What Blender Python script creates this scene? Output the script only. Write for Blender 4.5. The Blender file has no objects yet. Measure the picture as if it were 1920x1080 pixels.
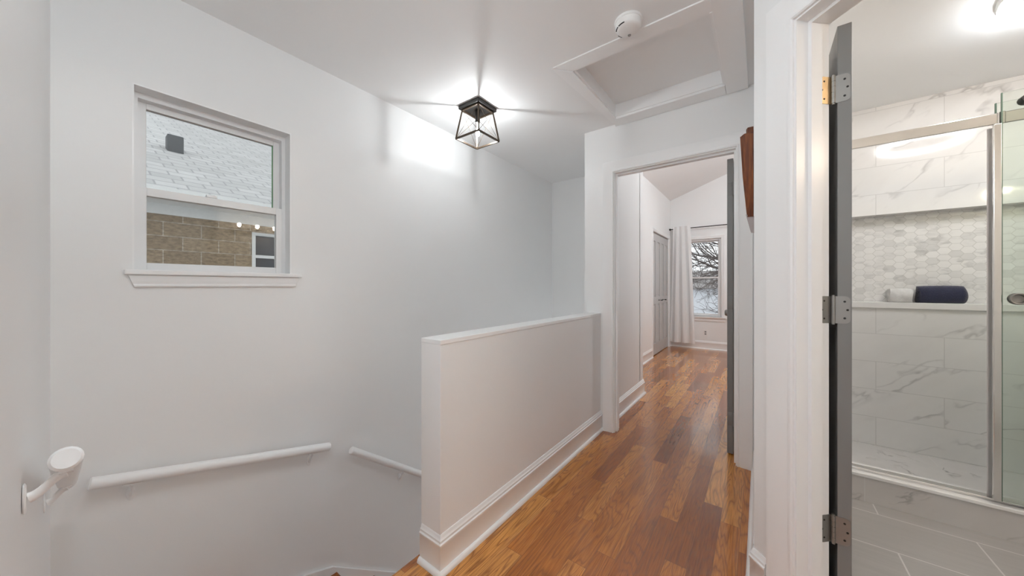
import bpy, bmesh, math, random
from mathutils import Vector, Matrix, Euler
random.seed(7)
S = bpy.context.scene
C = S.collection
PI = math.pi

# ------------------------------------------------------------------ camera
cam_d = bpy.data.cameras.new('camera')
cam = bpy.data.objects.new('camera', cam_d)
C.objects.link(cam)
cam.location = (0, 0, 1.165)
cam.rotation_euler = (PI / 2, 0, math.radians(36.83))
cam_d.sensor_width = 36
cam_d.lens = 622.26 / 1920 * 36
cam_d.shift_y = -3.94 / 1920
cam_d.clip_start = 0.01
cam_d.clip_end = 300
S.camera = cam

# ------------------------------------------------------------------ world, exposure, light levels
S.view_settings.view_transform = 'Standard'
S.view_settings.look = 'None'
S.view_settings.gamma = 1
S.view_settings.use_curve_mapping = False
S.view_settings.exposure = 1.11
W = bpy.data.worlds.new('overcast')
S.world = W
W.use_nodes = True
bg = W.node_tree.nodes['Background']
bg.inputs[0].default_value = (0.94, 0.965, 1.0, 1)
bg.inputs[1].default_value = 0.70
BULB = 175.0        # lamp over the stairs
RING = 23.5          # bathroom ceiling ring
VANITY = 105.0        # bathroom mirror lamp bulbs
HALL_FILL = 16.5     # fill globes added in the hall, out of view
STAIR_FILL = 16.0    # unseen fill globe added at the foot of the stairs
BED_FILL = 56.0     # unseen fill globe added under the bedroom slope
S.cycles.max_bounces = 14
S.cycles.diffuse_bounces = 8
S.cycles.transparent_max_bounces = 24
S.cycles.sample_clamp_indirect = 6.0
S.cycles.caustics_reflective = False
S.cycles.caustics_refractive = False


# ------------------------------------------------------------------ material helpers
def mat(name):
    m = bpy.data.materials.new(name)
    m.use_nodes = True
    return m, m.node_tree, m.node_tree.nodes['Principled BSDF']


def nd(t, kind, **kw):
    n = t.nodes.new(kind)
    for k, v in kw.items():
        setattr(n, k, v)
    return n


def lk(t, a, b):
    t.links.new(a, b)


def mth(t, op, a, b=None, c=None):
    n = nd(t, 'ShaderNodeMath', operation=op)
    for i, v in enumerate((a, b, c)):
        if v is None:
            continue
        if hasattr(v, 'links'):
            lk(t, v, n.inputs[i])
        else:
            n.inputs[i].default_value = v
    return n.outputs[0]


def ramp(t, fac, stops):
    n = nd(t, 'ShaderNodeValToRGB')
    e = n.color_ramp.elements
    while len(e) < len(stops):
        e.new(0.5)
    for i, (p, c) in enumerate(stops):
        e[i].position = p
        e[i].color = (*c, 1) if len(c) == 3 else c
    lk(t, fac, n.inputs[0])
    return n.outputs[0]


def mixc(t, fac, a, b, blend='MIX'):
    n = nd(t, 'ShaderNodeMix', data_type='RGBA', blend_type=blend)
    for i, v in ((0, fac), (6, a), (7, b)):
        if hasattr(v, 'links'):
            lk(t, v, n.inputs[i])
        elif i == 0:
            n.inputs[0].default_value = v
        else:
            n.inputs[i].default_value = (*v, 1)
    return n.outputs[2]


def objco(t, scale=(1, 1, 1), loc=(0, 0, 0), rot=(0, 0, 0)):
    tc = nd(t, 'ShaderNodeTexCoord')
    mp = nd(t, 'ShaderNodeMapping')
    mp.inputs['Scale'].default_value = scale
    mp.inputs['Location'].default_value = loc
    mp.inputs['Rotation'].default_value = rot
    lk(t, tc.outputs['Object'], mp.inputs[0])
    return mp.outputs[0]


def noise(t, vec, scale=5, detail=4, rough=0.5, dist=0.0):
    n = nd(t, 'ShaderNodeTexNoise')
    n.inputs['Scale'].default_value = scale
    n.inputs['Detail'].default_value = detail
    n.inputs['Roughness'].default_value = rough
    n.inputs['Distortion'].default_value = dist
    lk(t, vec, n.inputs['Vector'])
    return n


def bump(t, p, h, strength=0.1, dist=0.01):
    b = nd(t, 'ShaderNodeBump')
    b.inputs['Strength'].default_value = strength
    b.inputs['Distance'].default_value = dist
    lk(t, h, b.inputs['Height'])
    lk(t, b.outputs[0], p.inputs['Normal'])


def paint(name, col, rough=0.45, tex=90, amt=0.05, spec=0.5):
    m, t, p = mat(name)
    v = objco(t)
    n = noise(t, v, tex, 3)
    big = noise(t, v, 1.3, 2)
    c = mixc(t, ramp(t, big.outputs[0], [(0.3, (0, 0, 0)), (0.7, (1, 1, 1))]),
             tuple(x * 0.985 for x in col), tuple(min(1, x * 1.01) for x in col))
    lk(t, c, p.inputs['Base Color'])
    p.inputs['Roughness'].default_value = rough
    p.inputs['Specular IOR Level'].default_value = spec
    bump(t, p, n.outputs[0], amt, 0.004)
    return m


def plain(name, col, rough=0.5, metal=0.0, var=0.06, scale=30):
    m, t, p = mat(name)
    n = noise(t, objco(t), scale, 3)
    c = mixc(t, n.outputs[0], tuple(x * (1 - var) for x in col), tuple(min(1, x * (1 + var)) for x in col))
    lk(t, c, p.inputs['Base Color'])
    p.inputs['Roughness'].default_value = rough
    p.inputs['Metallic'].default_value = metal
    return m


def emit(name, col, s):
    m, t, p = mat(name)
    p.inputs['Base Color'].default_value = (0.9, 0.9, 0.9, 1)
    p.inputs['Emission Color'].default_value = (*col, 1)
    p.inputs['Emission Strength'].default_value = s
    return m


def glass(name, tint, rough=0.0, ior=1.45):
    m, t, p = mat(name)
    out = t.nodes['Material Output']
    tr = nd(t, 'ShaderNodeBsdfTransparent')
    tr.inputs[0].default_value = (*tint, 1)
    gl = nd(t, 'ShaderNodeBsdfGlossy')
    gl.inputs['Roughness'].default_value = rough
    fr = nd(t, 'ShaderNodeFresnel')
    fr.inputs[0].default_value = ior
    mx = nd(t, 'ShaderNodeMixShader')
    lk(t, fr.outputs[0], mx.inputs[0])
    lk(t, tr.outputs[0], mx.inputs[1])
    lk(t, gl.outputs[0], mx.inputs[2])
    lk(t, mx.outputs[0], out.inputs[0])
    return m


def brushed(name, col, rough=0.25, stretch=(4, 4, 200)):
    m, t, p = mat(name)
    n = noise(t, objco(t, stretch), 6, 3)
    lk(t, mixc(t, n.outputs[0], tuple(x * 0.93 for x in col), col), p.inputs['Base Color'])
    p.inputs['Metallic'].default_value = 1
    lk(t, mth(t, 'MULTIPLY_ADD', n.outputs[0], 0.1, rough - 0.05), p.inputs['Roughness'])
    return m


def oak_mat(name, width=0.083, length=0.95):
    m, t, p = mat(name)
    tc = nd(t, 'ShaderNodeTexCoord')
    sx = nd(t, 'ShaderNodeSeparateXYZ')
    lk(t, tc.outputs['Object'], sx.inputs[0])
    X, Y, Z = sx.outputs
    xr = mth(t, 'DIVIDE', mth(t, 'ADD', X, 10.037), width)
    row = mth(t, 'FLOOR', xr)
    fx = mth(t, 'SUBTRACT', xr, row)
    wn = nd(t, 'ShaderNodeTexWhiteNoise', noise_dimensions='1D')
    lk(t, row, wn.inputs['W'])
    yo = mth(t, 'ADD', mth(t, 'DIVIDE', mth(t, 'ADD', Y, 10.0), length), mth(t, 'MULTIPLY', wn.outputs[0], 7.3))
    col = mth(t, 'FLOOR', yo)
    fy = mth(t, 'SUBTRACT', yo, col)
    cb = nd(t, 'ShaderNodeCombineXYZ')
    lk(t, row, cb.inputs[0])
    lk(t, col, cb.inputs[1])
    w2 = nd(t, 'ShaderNodeTexWhiteNoise', noise_dimensions='2D')
    lk(t, cb.outputs[0], w2.inputs['Vector'])
    rnd = w2.outputs[0]
    # grain, each board with its own offset
    gv = nd(t, 'ShaderNodeCombineXYZ')
    lk(t, mth(t, 'ADD', X, mth(t, 'MULTIPLY', rnd, 37.0)), gv.inputs[0])
    lk(t, mth(t, 'ADD', mth(t, 'MULTIPLY', Y, 0.035), mth(t, 'MULTIPLY', rnd, 91.0)), gv.inputs[1])
    lk(t, Z, gv.inputs[2])
    fine = noise(t, gv.outputs[0], 210, 5, 0.65)
    gv2 = nd(t, 'ShaderNodeCombineXYZ')
    lk(t, mth(t, 'ADD', X, mth(t, 'MULTIPLY', rnd, 17.0)), gv2.inputs[0])
    lk(t, mth(t, 'ADD', mth(t, 'MULTIPLY', Y, 0.11), mth(t, 'MULTIPLY', rnd, 53.0)), gv2.inputs[1])
    swirl = noise(t, gv2.outputs[0], 13, 1.5, 0.45, 0.5)
    rings = mth(t, 'ABSOLUTE', mth(t, 'SINE', mth(t, 'MULTIPLY', swirl.outputs[0], 44.0)))
    ringd = mth(t, 'POWER', mth(t, 'SUBTRACT', 1.0, rings), 1.7)
    base = ramp(t, rnd, [(0.0, (0.27, 0.074, 0.011)), (0.2, (0.42, 0.130, 0.019)), (0.6, (0.60, 0.222, 0.038)), (1.0, (0.78, 0.365, 0.090))])
    c1 = mixc(t, mth(t, 'MULTIPLY', ringd, 0.72), base, (0.25, 0.085, 0.022))
    g = ramp(t, fine.outputs[0], [(0.36, (0.58, 0.50, 0.43)), (0.60, (1, 1, 1))])
    c2 = mixc(t, 0.8, c1, g, 'MULTIPLY')
    ex = mth(t, 'MINIMUM', fx, mth(t, 'SUBTRACT', 1.0, fx))
    ey = mth(t, 'MINIMUM', fy, mth(t, 'SUBTRACT', 1.0, fy))
    seam = mth(t, 'MAXIMUM', mth(t, 'LESS_THAN', ex, 0.011), mth(t, 'LESS_THAN', ey, 0.0011))
    c3 = mixc(t, mth(t, 'MULTIPLY', seam, 0.6), c2, (0.12, 0.05, 0.02))
    lk(t, c3, p.inputs['Base Color'])
    lk(t, mth(t, 'MULTIPLY_ADD', fine.outputs[0], 0.10, 0.17), p.inputs['Roughness'])
    p.inputs['Specular IOR Level'].default_value = 0.5
    p.inputs['Coat Weight'].default_value = 0.6
    p.inputs['Coat Roughness'].default_value = 0.09
    wav = noise(t, objco(t, (1, 0.35, 1)), 9, 2)
    h = mth(t, 'SUBTRACT', mth(t, 'MULTIPLY_ADD', fine.outputs[0], 0.12, mth(t, 'MULTIPLY', wav.outputs[0], 0.8)), mth(t, 'MULTIPLY', seam, 0.7))
    bump(t, p, h, 0.10, 0.003)
    return m


def veins(t, vec, scale, col0, col1, seed=(0, 0, 0), thin=0.030, strong=0.6):
    n0 = noise(t, vec, scale * 0.8, 4, 0.6)
    va = nd(t, 'ShaderNodeVectorMath', operation='MULTIPLY_ADD')
    lk(t, n0.outputs[1], va.inputs[0])
    va.inputs[1].default_value = (0.35, 0.35, 0.35)
    lk(t, vec, va.inputs[2])
    n1 = noise(t, va.outputs[0], scale, 3, 0.5)
    d = mth(t, 'ABSOLUTE', mth(t, 'SUBTRACT', n1.outputs[0], 0.5))
    v = mth(t, 'SUBTRACT', 1.0, mth(t, 'MINIMUM', mth(t, 'DIVIDE', d, thin), 1.0))
    mask = ramp(t, noise(t, vec, scale * 1.3, 2).outputs[0], [(0.46, (0, 0, 0)), (0.68, (1, 1, 1))])
    f = mth(t, 'MULTIPLY', mth(t, 'MULTIPLY', mth(t, 'POWER', v, 1.6), mask), strong)
    cloud = ramp(t, noise(t, vec, scale * 1.7, 4).outputs[0], [(0.4, (0, 0, 0)), (0.8, (1, 1, 1))])
    c = mixc(t, mth(t, 'MULTIPLY', cloud, 0.18), col0, col1)
    return mixc(t, f, c, tuple(x * 0.55 for x in col1))


def tile_mat(name, plane='xz', bw=0.62, rh=0.199, ox=0.0, oz=0.0, col0=(0.80, 0.79, 0.775), col1=(0.55, 0.53, 0.52),
             mortar=(0.60, 0.59, 0.575), msize=0.0018, rough=0.08, scale=2.5, strong=0.62, wood=False):
    m, t, p = mat(name)
    tc = nd(t, 'ShaderNodeTexCoord')
    sp = nd(t, 'ShaderNodeSeparateXYZ')
    lk(t, tc.outputs['Object'], sp.inputs[0])
    a = sp.outputs['XYZ'.index(plane[0].upper())]
    b = sp.outputs['XYZ'.index(plane[1].upper())]
    u = mth(t, 'ADD', a, ox)
    w = mth(t, 'ADD', b, oz)
    uv = nd(t, 'ShaderNodeCombineXYZ')
    lk(t, u, uv.inputs[0])
    lk(t, w, uv.inputs[1])
    br = nd(t, 'ShaderNodeTexBrick', offset=0.5, offset_frequency=2)
    br.inputs['Scale'].default_value = 1
    br.inputs['Brick Width'].default_value = bw
    br.inputs['Row Height'].default_value = rh
    br.inputs['Mortar Size'].default_value = msize
    br.inputs['Mortar Smooth'].default_value = 0.1
    br.inputs['Color1'].default_value = (0, 0, 0, 1)
    br.inputs['Color2'].default_value = (1, 1, 1, 1)
    lk(t, uv.outputs[0], br.inputs['Vector'])
    # shift the veins per tile so they stop at the joints
    of = nd(t, 'ShaderNodeVectorMath', operation='MULTIPLY_ADD')
    lk(t, br.outputs['Color'], of.inputs[0])
    of.inputs[1].default_value = (13.1, 7.7, 3.3)
    lk(t, tc.outputs['Object'], of.inputs[2])
    if wood:
        st = nd(t, 'ShaderNodeVectorMath', operation='MULTIPLY')
        lk(t, of.outputs[0], st.inputs[0])
        st.inputs[1].default_value = (1.2, 14, 1)
        n = noise(t, st.outputs[0], 3, 5, 0.6)
        c = mixc(t, n.outputs[0], col1, col0)
    else:
        rt = nd(t, 'ShaderNodeVectorRotate', rotation_type='Y_AXIS')
        rt.inputs['Angle'].default_value = 0.7
        lk(t, of.outputs[0], rt.inputs['Vector'])
        sc = nd(t, 'ShaderNodeVectorMath', operation='MULTIPLY')
        lk(t, rt.outputs[0], sc.inputs[0])
        sc.inputs[1].default_value = (0.8, 1, 1.9)
        c = veins(t, sc.outputs[0], scale, col0, col1, strong=strong)
    c = mixc(t, br.outputs['Fac'], c, mortar)
    lk(t, c, p.inputs['Base Color'])
    lk(t, mth(t, 'MULTIPLY_ADD', br.outputs['Fac'], 0.5, rough), p.inputs['Roughness'])
    bump(t, p, mth(t, 'MULTIPLY', br.outputs['Fac'], -1.0), 0.25, 0.002)
    return m


def hex_mat(name, h=0.046):
    m, t, p = mat(name)
    tc = nd(t, 'ShaderNodeTexCoord')
    sp = nd(t, 'ShaderNodeSeparateXYZ')
    lk(t, tc.outputs['Object'], sp.inputs[0])
    cb = nd(t, 'ShaderNodeCombineXYZ')          # points of each hexagon look sideways
    lk(t, mth(t, 'DIVIDE', mth(t, 'ADD', sp.outputs[2], 10 * h), h), cb.inputs[0])
    lk(t, mth(t, 'DIVIDE', mth(t, 'ADD', sp.outputs[0], 10 * h), h * 1.26), cb.inputs[1])
    P = cb.outputs[0]

    def vm(op, a, b):
        n = nd(t, 'ShaderNodeVectorMath', operation=op)
        for i, v in enumerate((a, b)):
            if hasattr(v, 'links'):
                lk(t, v, n.inputs[i])
            else:
                n.inputs[i].default_value = v
        return n.outputs['Value'] if op in ('DOT_PRODUCT', 'LENGTH') else n.outputs[0]
    r = (1, 1.7320508, 1)
    hh = (0.5, 0.8660254, 0.0)
    A = vm('SUBTRACT', vm('MODULO', P, r), hh)
    B = vm('SUBTRACT', vm('MODULO', vm('SUBTRACT', P, hh), r), hh)
    sel = mth(t, 'LESS_THAN', vm('DOT_PRODUCT', A, A), vm('DOT_PRODUCT', B, B))
    mv = nd(t, 'ShaderNodeMix', data_type='VECTOR')
    lk(t, sel, mv.inputs[0])
    lk(t, B, mv.inputs[4])
    lk(t, A, mv.inputs[5])
    G = mv.outputs[1]
    ab = vm('ABSOLUTE', G, (0, 0, 0))
    s2 = nd(t, 'ShaderNodeSeparateXYZ')
    lk(t, ab, s2.inputs[0])
    d = mth(t, 'MAXIMUM', vm('DOT_PRODUCT', ab, (0.5, 0.8660254, 0)), s2.outputs[0])
    grout = mth(t, 'GREATER_THAN', d, 0.472)
    idv = vm('SUBTRACT', P, G)
    wn = nd(t, 'ShaderNodeTexWhiteNoise', noise_dimensions='2D')
    sn = vm('SNAP', vm('ADD', idv, (0.01, 0.01, 0)), (0.1, 0.1, 0.1))
    lk(t, sn, wn.inputs['Vector'])
    of = nd(t, 'ShaderNodeVectorMath', operation='MULTIPLY_ADD')
    lk(t, wn.outputs['Color'], of.inputs[0])
    of.inputs[1].default_value = (9, 9, 9)
    lk(t, tc.outputs['Object'], of.inputs[2])
    sc = nd(t, 'ShaderNodeVectorMath', operation='MULTIPLY')
    lk(t, of.outputs[0], sc.inputs[0])
    sc.inputs[1].default_value = (1, 1, 2.2)
    c = veins(t, sc.outputs[0], 5.0, (0.80, 0.79, 0.775), (0.60, 0.59, 0.585), thin=0.09, strong=0.5)
    tone = ramp(t, wn.outputs['Value'], [(0.0, (0.83, 0.83, 0.83)), (0.35, (0.97, 0.97, 0.97)), (1.0, (1, 1, 1))])
    c = mixc(t, 1.0, c, tone, 'MULTIPLY')
    c = mixc(t, mth(t, 'MULTIPLY', grout, 0.75), c, (0.56, 0.55, 0.53))
    lk(t, c, p.inputs['Base Color'])
    p.inputs['Roughness'].default_value = 0.22
    bump(t, p, mth(t, 'MULTIPLY', grout, -1.0), 0.2, 0.002)
    return m


def terry(name, col):
    m, t, p = mat(name)
    n = noise(t, objco(t), 260, 3)
    n2 = noise(t, objco(t), 22, 2)
    lk(t, mixc(t, n2.outputs[0], tuple(x * 0.7 for x in col), tuple(min(1, x * 1.25) for x in col)), p.inputs['Base Color'])
    p.inputs['Roughness'].default_value = 0.95
    p.inputs['Sheen Weight'].default_value = 0.3
    bump(t, p, n.outputs[0], 0.8, 0.006)
    return m


def block_mat(name):
    m, t, p = mat(name)
    tc = nd(t, 'ShaderNodeTexCoord')
    sp = nd(t, 'ShaderNodeSeparateXYZ')
    lk(t, tc.outputs['Object'], sp.inputs[0])
    uv = nd(t, 'ShaderNodeCombineXYZ')
    lk(t, mth(t, 'ADD', sp.outputs[1], 20.1), uv.inputs[0])
    lk(t, mth(t, 'ADD', sp.outputs[2], 20.04), uv.inputs[1])
    br = nd(t, 'ShaderNodeTexBrick', offset=0.5, offset_frequency=2)
    br.inputs['Scale'].default_value = 1
    br.inputs['Brick Width'].default_value = 0.406
    br.inputs['Row Height'].default_value = 0.203
    br.inputs['Mortar Size'].default_value = 0.007
    br.inputs['Mortar Smooth'].default_value = 0.4
    br.inputs['Color1'].default_value = (0.29, 0.215, 0.135, 1)
    br.inputs['Color2'].default_value = (0.39, 0.295, 0.19, 1)
    br.inputs['Mortar'].default_value = (0.52, 0.45, 0.36, 1)
    lk(t, uv.outputs[0], br.inputs['Vector'])
    n = noise(t, objco(t, (1, 1, 2.2)), 14, 6, 0.65)
    c = mixc(t, 0.8, br.outputs['Color'], ramp(t, n.outputs[0], [(0.32, (0.40, 0.38, 0.36)), (0.66, (1.1, 1.1, 1.1))]), 'MULTIPLY')
    lk(t, c, p.inputs['Base Color'])
    p.inputs['Roughness'].default_value = 0.9
    h = mth(t, 'MULTIPLY', n.outputs[0], mth(t, 'SUBTRACT', 1.0, br.outputs['Fac']))
    bump(t, p, h, 0.9, 0.03)
    return m


def shingle_mat(name):
    m, t, p = mat(name)
    tc = nd(t, 'ShaderNodeTexCoord')
    sp = nd(t, 'ShaderNodeSeparateXYZ')
    lk(t, tc.outputs['Object'], sp.inputs[0])
    uv = nd(t, 'ShaderNodeCombineXYZ')
    lk(t, mth(t, 'ADD', sp.outputs[1], 30.0), uv.inputs[0])
    lk(t, mth(t, 'ADD', sp.outputs[0], 30.0), uv.inputs[1])
    br = nd(t, 'ShaderNodeTexBrick', offset=0.37, offset_frequency=2)
    br.inputs['Scale'].default_value = 1
    br.inputs['Brick Width'].default_value = 0.33
    br.inputs['Row Height'].default_value = 0.20
    br.inputs['Mortar Size'].default_value = 0.016
    br.inputs['Mortar Smooth'].default_value = 0.6
    br.inputs['Color1'].default_value = (0.40, 0.40, 0.395, 1)
    br.inputs['Color2'].default_value = (0.48, 0.48, 0.475, 1)
    br.inputs['Mortar'].default_value = (0.30, 0.30, 0.30, 1)
    lk(t, uv.outputs[0], br.inputs['Vector'])
    n = noise(t, objco(t), 5, 5, 0.7)
    c = mixc(t, 0.5, br.outputs['Color'], ramp(t, n.outputs[0], [(0.3, (0.8, 0.8, 0.82)), (0.7, (1, 1, 1))]), 'MULTIPLY')
    lk(t, c, p.inputs['Base Color'])
    p.inputs['Roughness'].default_value = 0.9
    return m


def wood_carve(name):
    m, t, p = mat(name)
    n = noise(t, objco(t, (9, 9, 0.6)), 9, 4, 0.6, 0.4)
    lk(t, ramp(t, n.outputs[0], [(0.3, (0.045, 0.011, 0.004)), (0.5, (0.16, 0.040, 0.007)), (0.72, (0.27, 0.080, 0.015))]), p.inputs['Base Color'])
    p.inputs['Roughness'].default_value = 0.5
    p.inputs['Specular IOR Level'].default_value = 0.3
    return m


M = {}
M['wall'] = paint('wall_paint', (0.835, 0.838, 0.836), 0.42)
M['ceiling'] = paint('ceiling_paint', (0.86, 0.865, 0.865), 0.7)
M['trim'] = paint('trim_paint', (0.875, 0.878, 0.878), 0.28, 40, 0.02)
M['door_grey'] = paint('grey_door_paint', (0.215, 0.212, 0.208), 0.4, 60, 0.03)
M['closet_grey'] = paint('light_grey_closet_paint', (0.50, 0.50, 0.50), 0.4, 60, 0.03)
M['oak'] = oak_mat('oak_strip_floor')
M['tile'] = tile_mat('marble_wall_tile', 'xz', 0.62, 0.199, 10 * 0.62 - 0.66 + 0.31, 10 * 0.199 - 0.0266 + 0.0)
M['tile_side'] = tile_mat('marble_side_tile', 'yz', 0.62, 0.199, 0.1, 10 * 0.199 - 0.0266)
M['curb'] = tile_mat('marble_curb_tile', 'xz', 0.62, 0.30, 10 * 0.62 - 0.76, 0.06, col0=(0.60, 0.575, 0.555), col1=(0.42, 0.40, 0.385), rough=0.15, scale=4.0, strong=1.0)
M['shower_floor'] = tile_mat('marble_shower_floor', 'xy', 1.2, 1.2, 0.3, 0.3, (0.74, 0.725, 0.71), (0.47, 0.455, 0.44), rough=0.2, scale=3.5, strong=0.8)
M['bath_floor'] = tile_mat('grey_floor_tile', 'xy', 0.61, 0.305, 10 * 0.61 - 0.48, 10 * 0.305 - 2.167 + 0.305 * 0,
                           (0.44, 0.42, 0.40), (0.35, 0.332, 0.315), (0.62, 0.60, 0.58), 0.003, 0.3, wood=True)
M['hex'] = hex_mat('hex_mosaic_tile')
M['stone'] = plain('white_stone', (0.80, 0.79, 0.775), 0.2, 0, 0.03, 6)
M['chrome'] = brushed('brushed_chrome', (0.80, 0.785, 0.765), 0.16, (200, 3, 3))
M['nickel'] = brushed('satin_nickel', (0.34, 0.33, 0.315), 0.5)
M['brass'] = brushed('aged_brass', (0.62, 0.46, 0.27), 0.4)
M['black'] = plain('black_metal', (0.022, 0.019, 0.017), 0.45, 0.3)
M['bronze'] = plain('dark_bronze', (0.075, 0.052, 0.035), 0.38, 0.55)
M['grey_plastic'] = plain('grey_plastic', (0.25, 0.25, 0.25), 0.5)
M['white_plastic'] = plain('white_plastic', (0.84, 0.84, 0.83), 0.35, 0, 0.02)
M['dark'] = plain('dark_recess', (0.03, 0.03, 0.03), 0.7)
M['vinyl'] = plain('white_vinyl', (0.82, 0.825, 0.83), 0.3, 0, 0.02)
M['gasket'] = plain('green_gasket', (0.10, 0.30, 0.12), 0.4)
M['pane'] = glass('window_glass', (0.97, 0.985, 0.98))
M['shower_glass'] = glass('shower_glass', (0.95, 0.973, 0.955), 0.0, 1.5)
M['glass_edge'] = plain('green_glass_edge', (0.10, 0.16, 0.12), 0.15)
M['seal'] = plain('clear_seal', (0.66, 0.63, 0.62), 0.3)
M['navy'] = terry('navy_terry', (0.030, 0.034, 0.075))
M['white_terry'] = terry('white_terry', (0.80, 0.79, 0.78))
M['carve'] = wood_carve('carved_wood')
M['pewter'] = plain('grey_stone_tip', (0.42, 0.38, 0.38), 0.35)
M['bulb'] = emit('lamp_bulb', (0.94, 0.98, 1.0), BULB)
M['ring'] = emit('ring_diffuser', (0.98, 0.99, 1.0), RING)
M['vbulb'] = emit('warm_bulb', (1.0, 0.80, 0.60), VANITY)
M['hallfill'] = emit('hall_fill_glow', (0.88, 0.96, 1.0), HALL_FILL)
M['stairfill'] = emit('stair_fill_glow', (0.93, 0.97, 1.0), STAIR_FILL)
M['bedfill'] = emit('bed_fill_glow', (0.93, 0.97, 1.0), BED_FILL)
M['block'] = block_mat('split_face_block')
M['shingle'] = shingle_mat('pale_shingles')
M['fascia'] = plain('white_fascia', (0.66, 0.67, 0.66), 0.5)
M['nbglass'] = plain('dark_window', (0.045, 0.05, 0.06), 0.12)
M['vent'] = plain('dark_vent', (0.06, 0.065, 0.07), 0.6)
M['bark'] = plain('bark', (0.12, 0.098, 0.092), 0.9, 0, 0.3)
M['siding'] = plain('pale_siding', (0.62, 0.63, 0.66), 0.8)
M['farroof'] = plain('grey_far_roof', (0.27, 0.255, 0.25), 0.9, 0, 0.2, 3)
M['snow'] = plain('snowy_ground', (0.62, 0.63, 0.65), 0.9, 0, 0.2, 2)
# curtain cloth lets some daylight through
m, t, p = mat('sheer_white_cloth')
p.inputs['Base Color'].default_value = (0.93, 0.93, 0.93, 1)
p.inputs['Roughness'].default_value = 0.9
n = noise(t, objco(t), 420, 2)
bump(t, p, n.outputs[0], 0.15, 0.002)
tl = nd(t, 'ShaderNodeBsdfTranslucent')
tl.inputs[0].default_value = (0.86, 0.86, 0.86, 1)
mx = nd(t, 'ShaderNodeMixShader')
mx.inputs[0].default_value = 0.3
lk(t, p.outputs[0], mx.inputs[1])
lk(t, tl.outputs[0], mx.inputs[2])
lk(t, mx.outputs[0], t.nodes['Material Output'].inputs[0])
M['sheer'] = m


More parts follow.
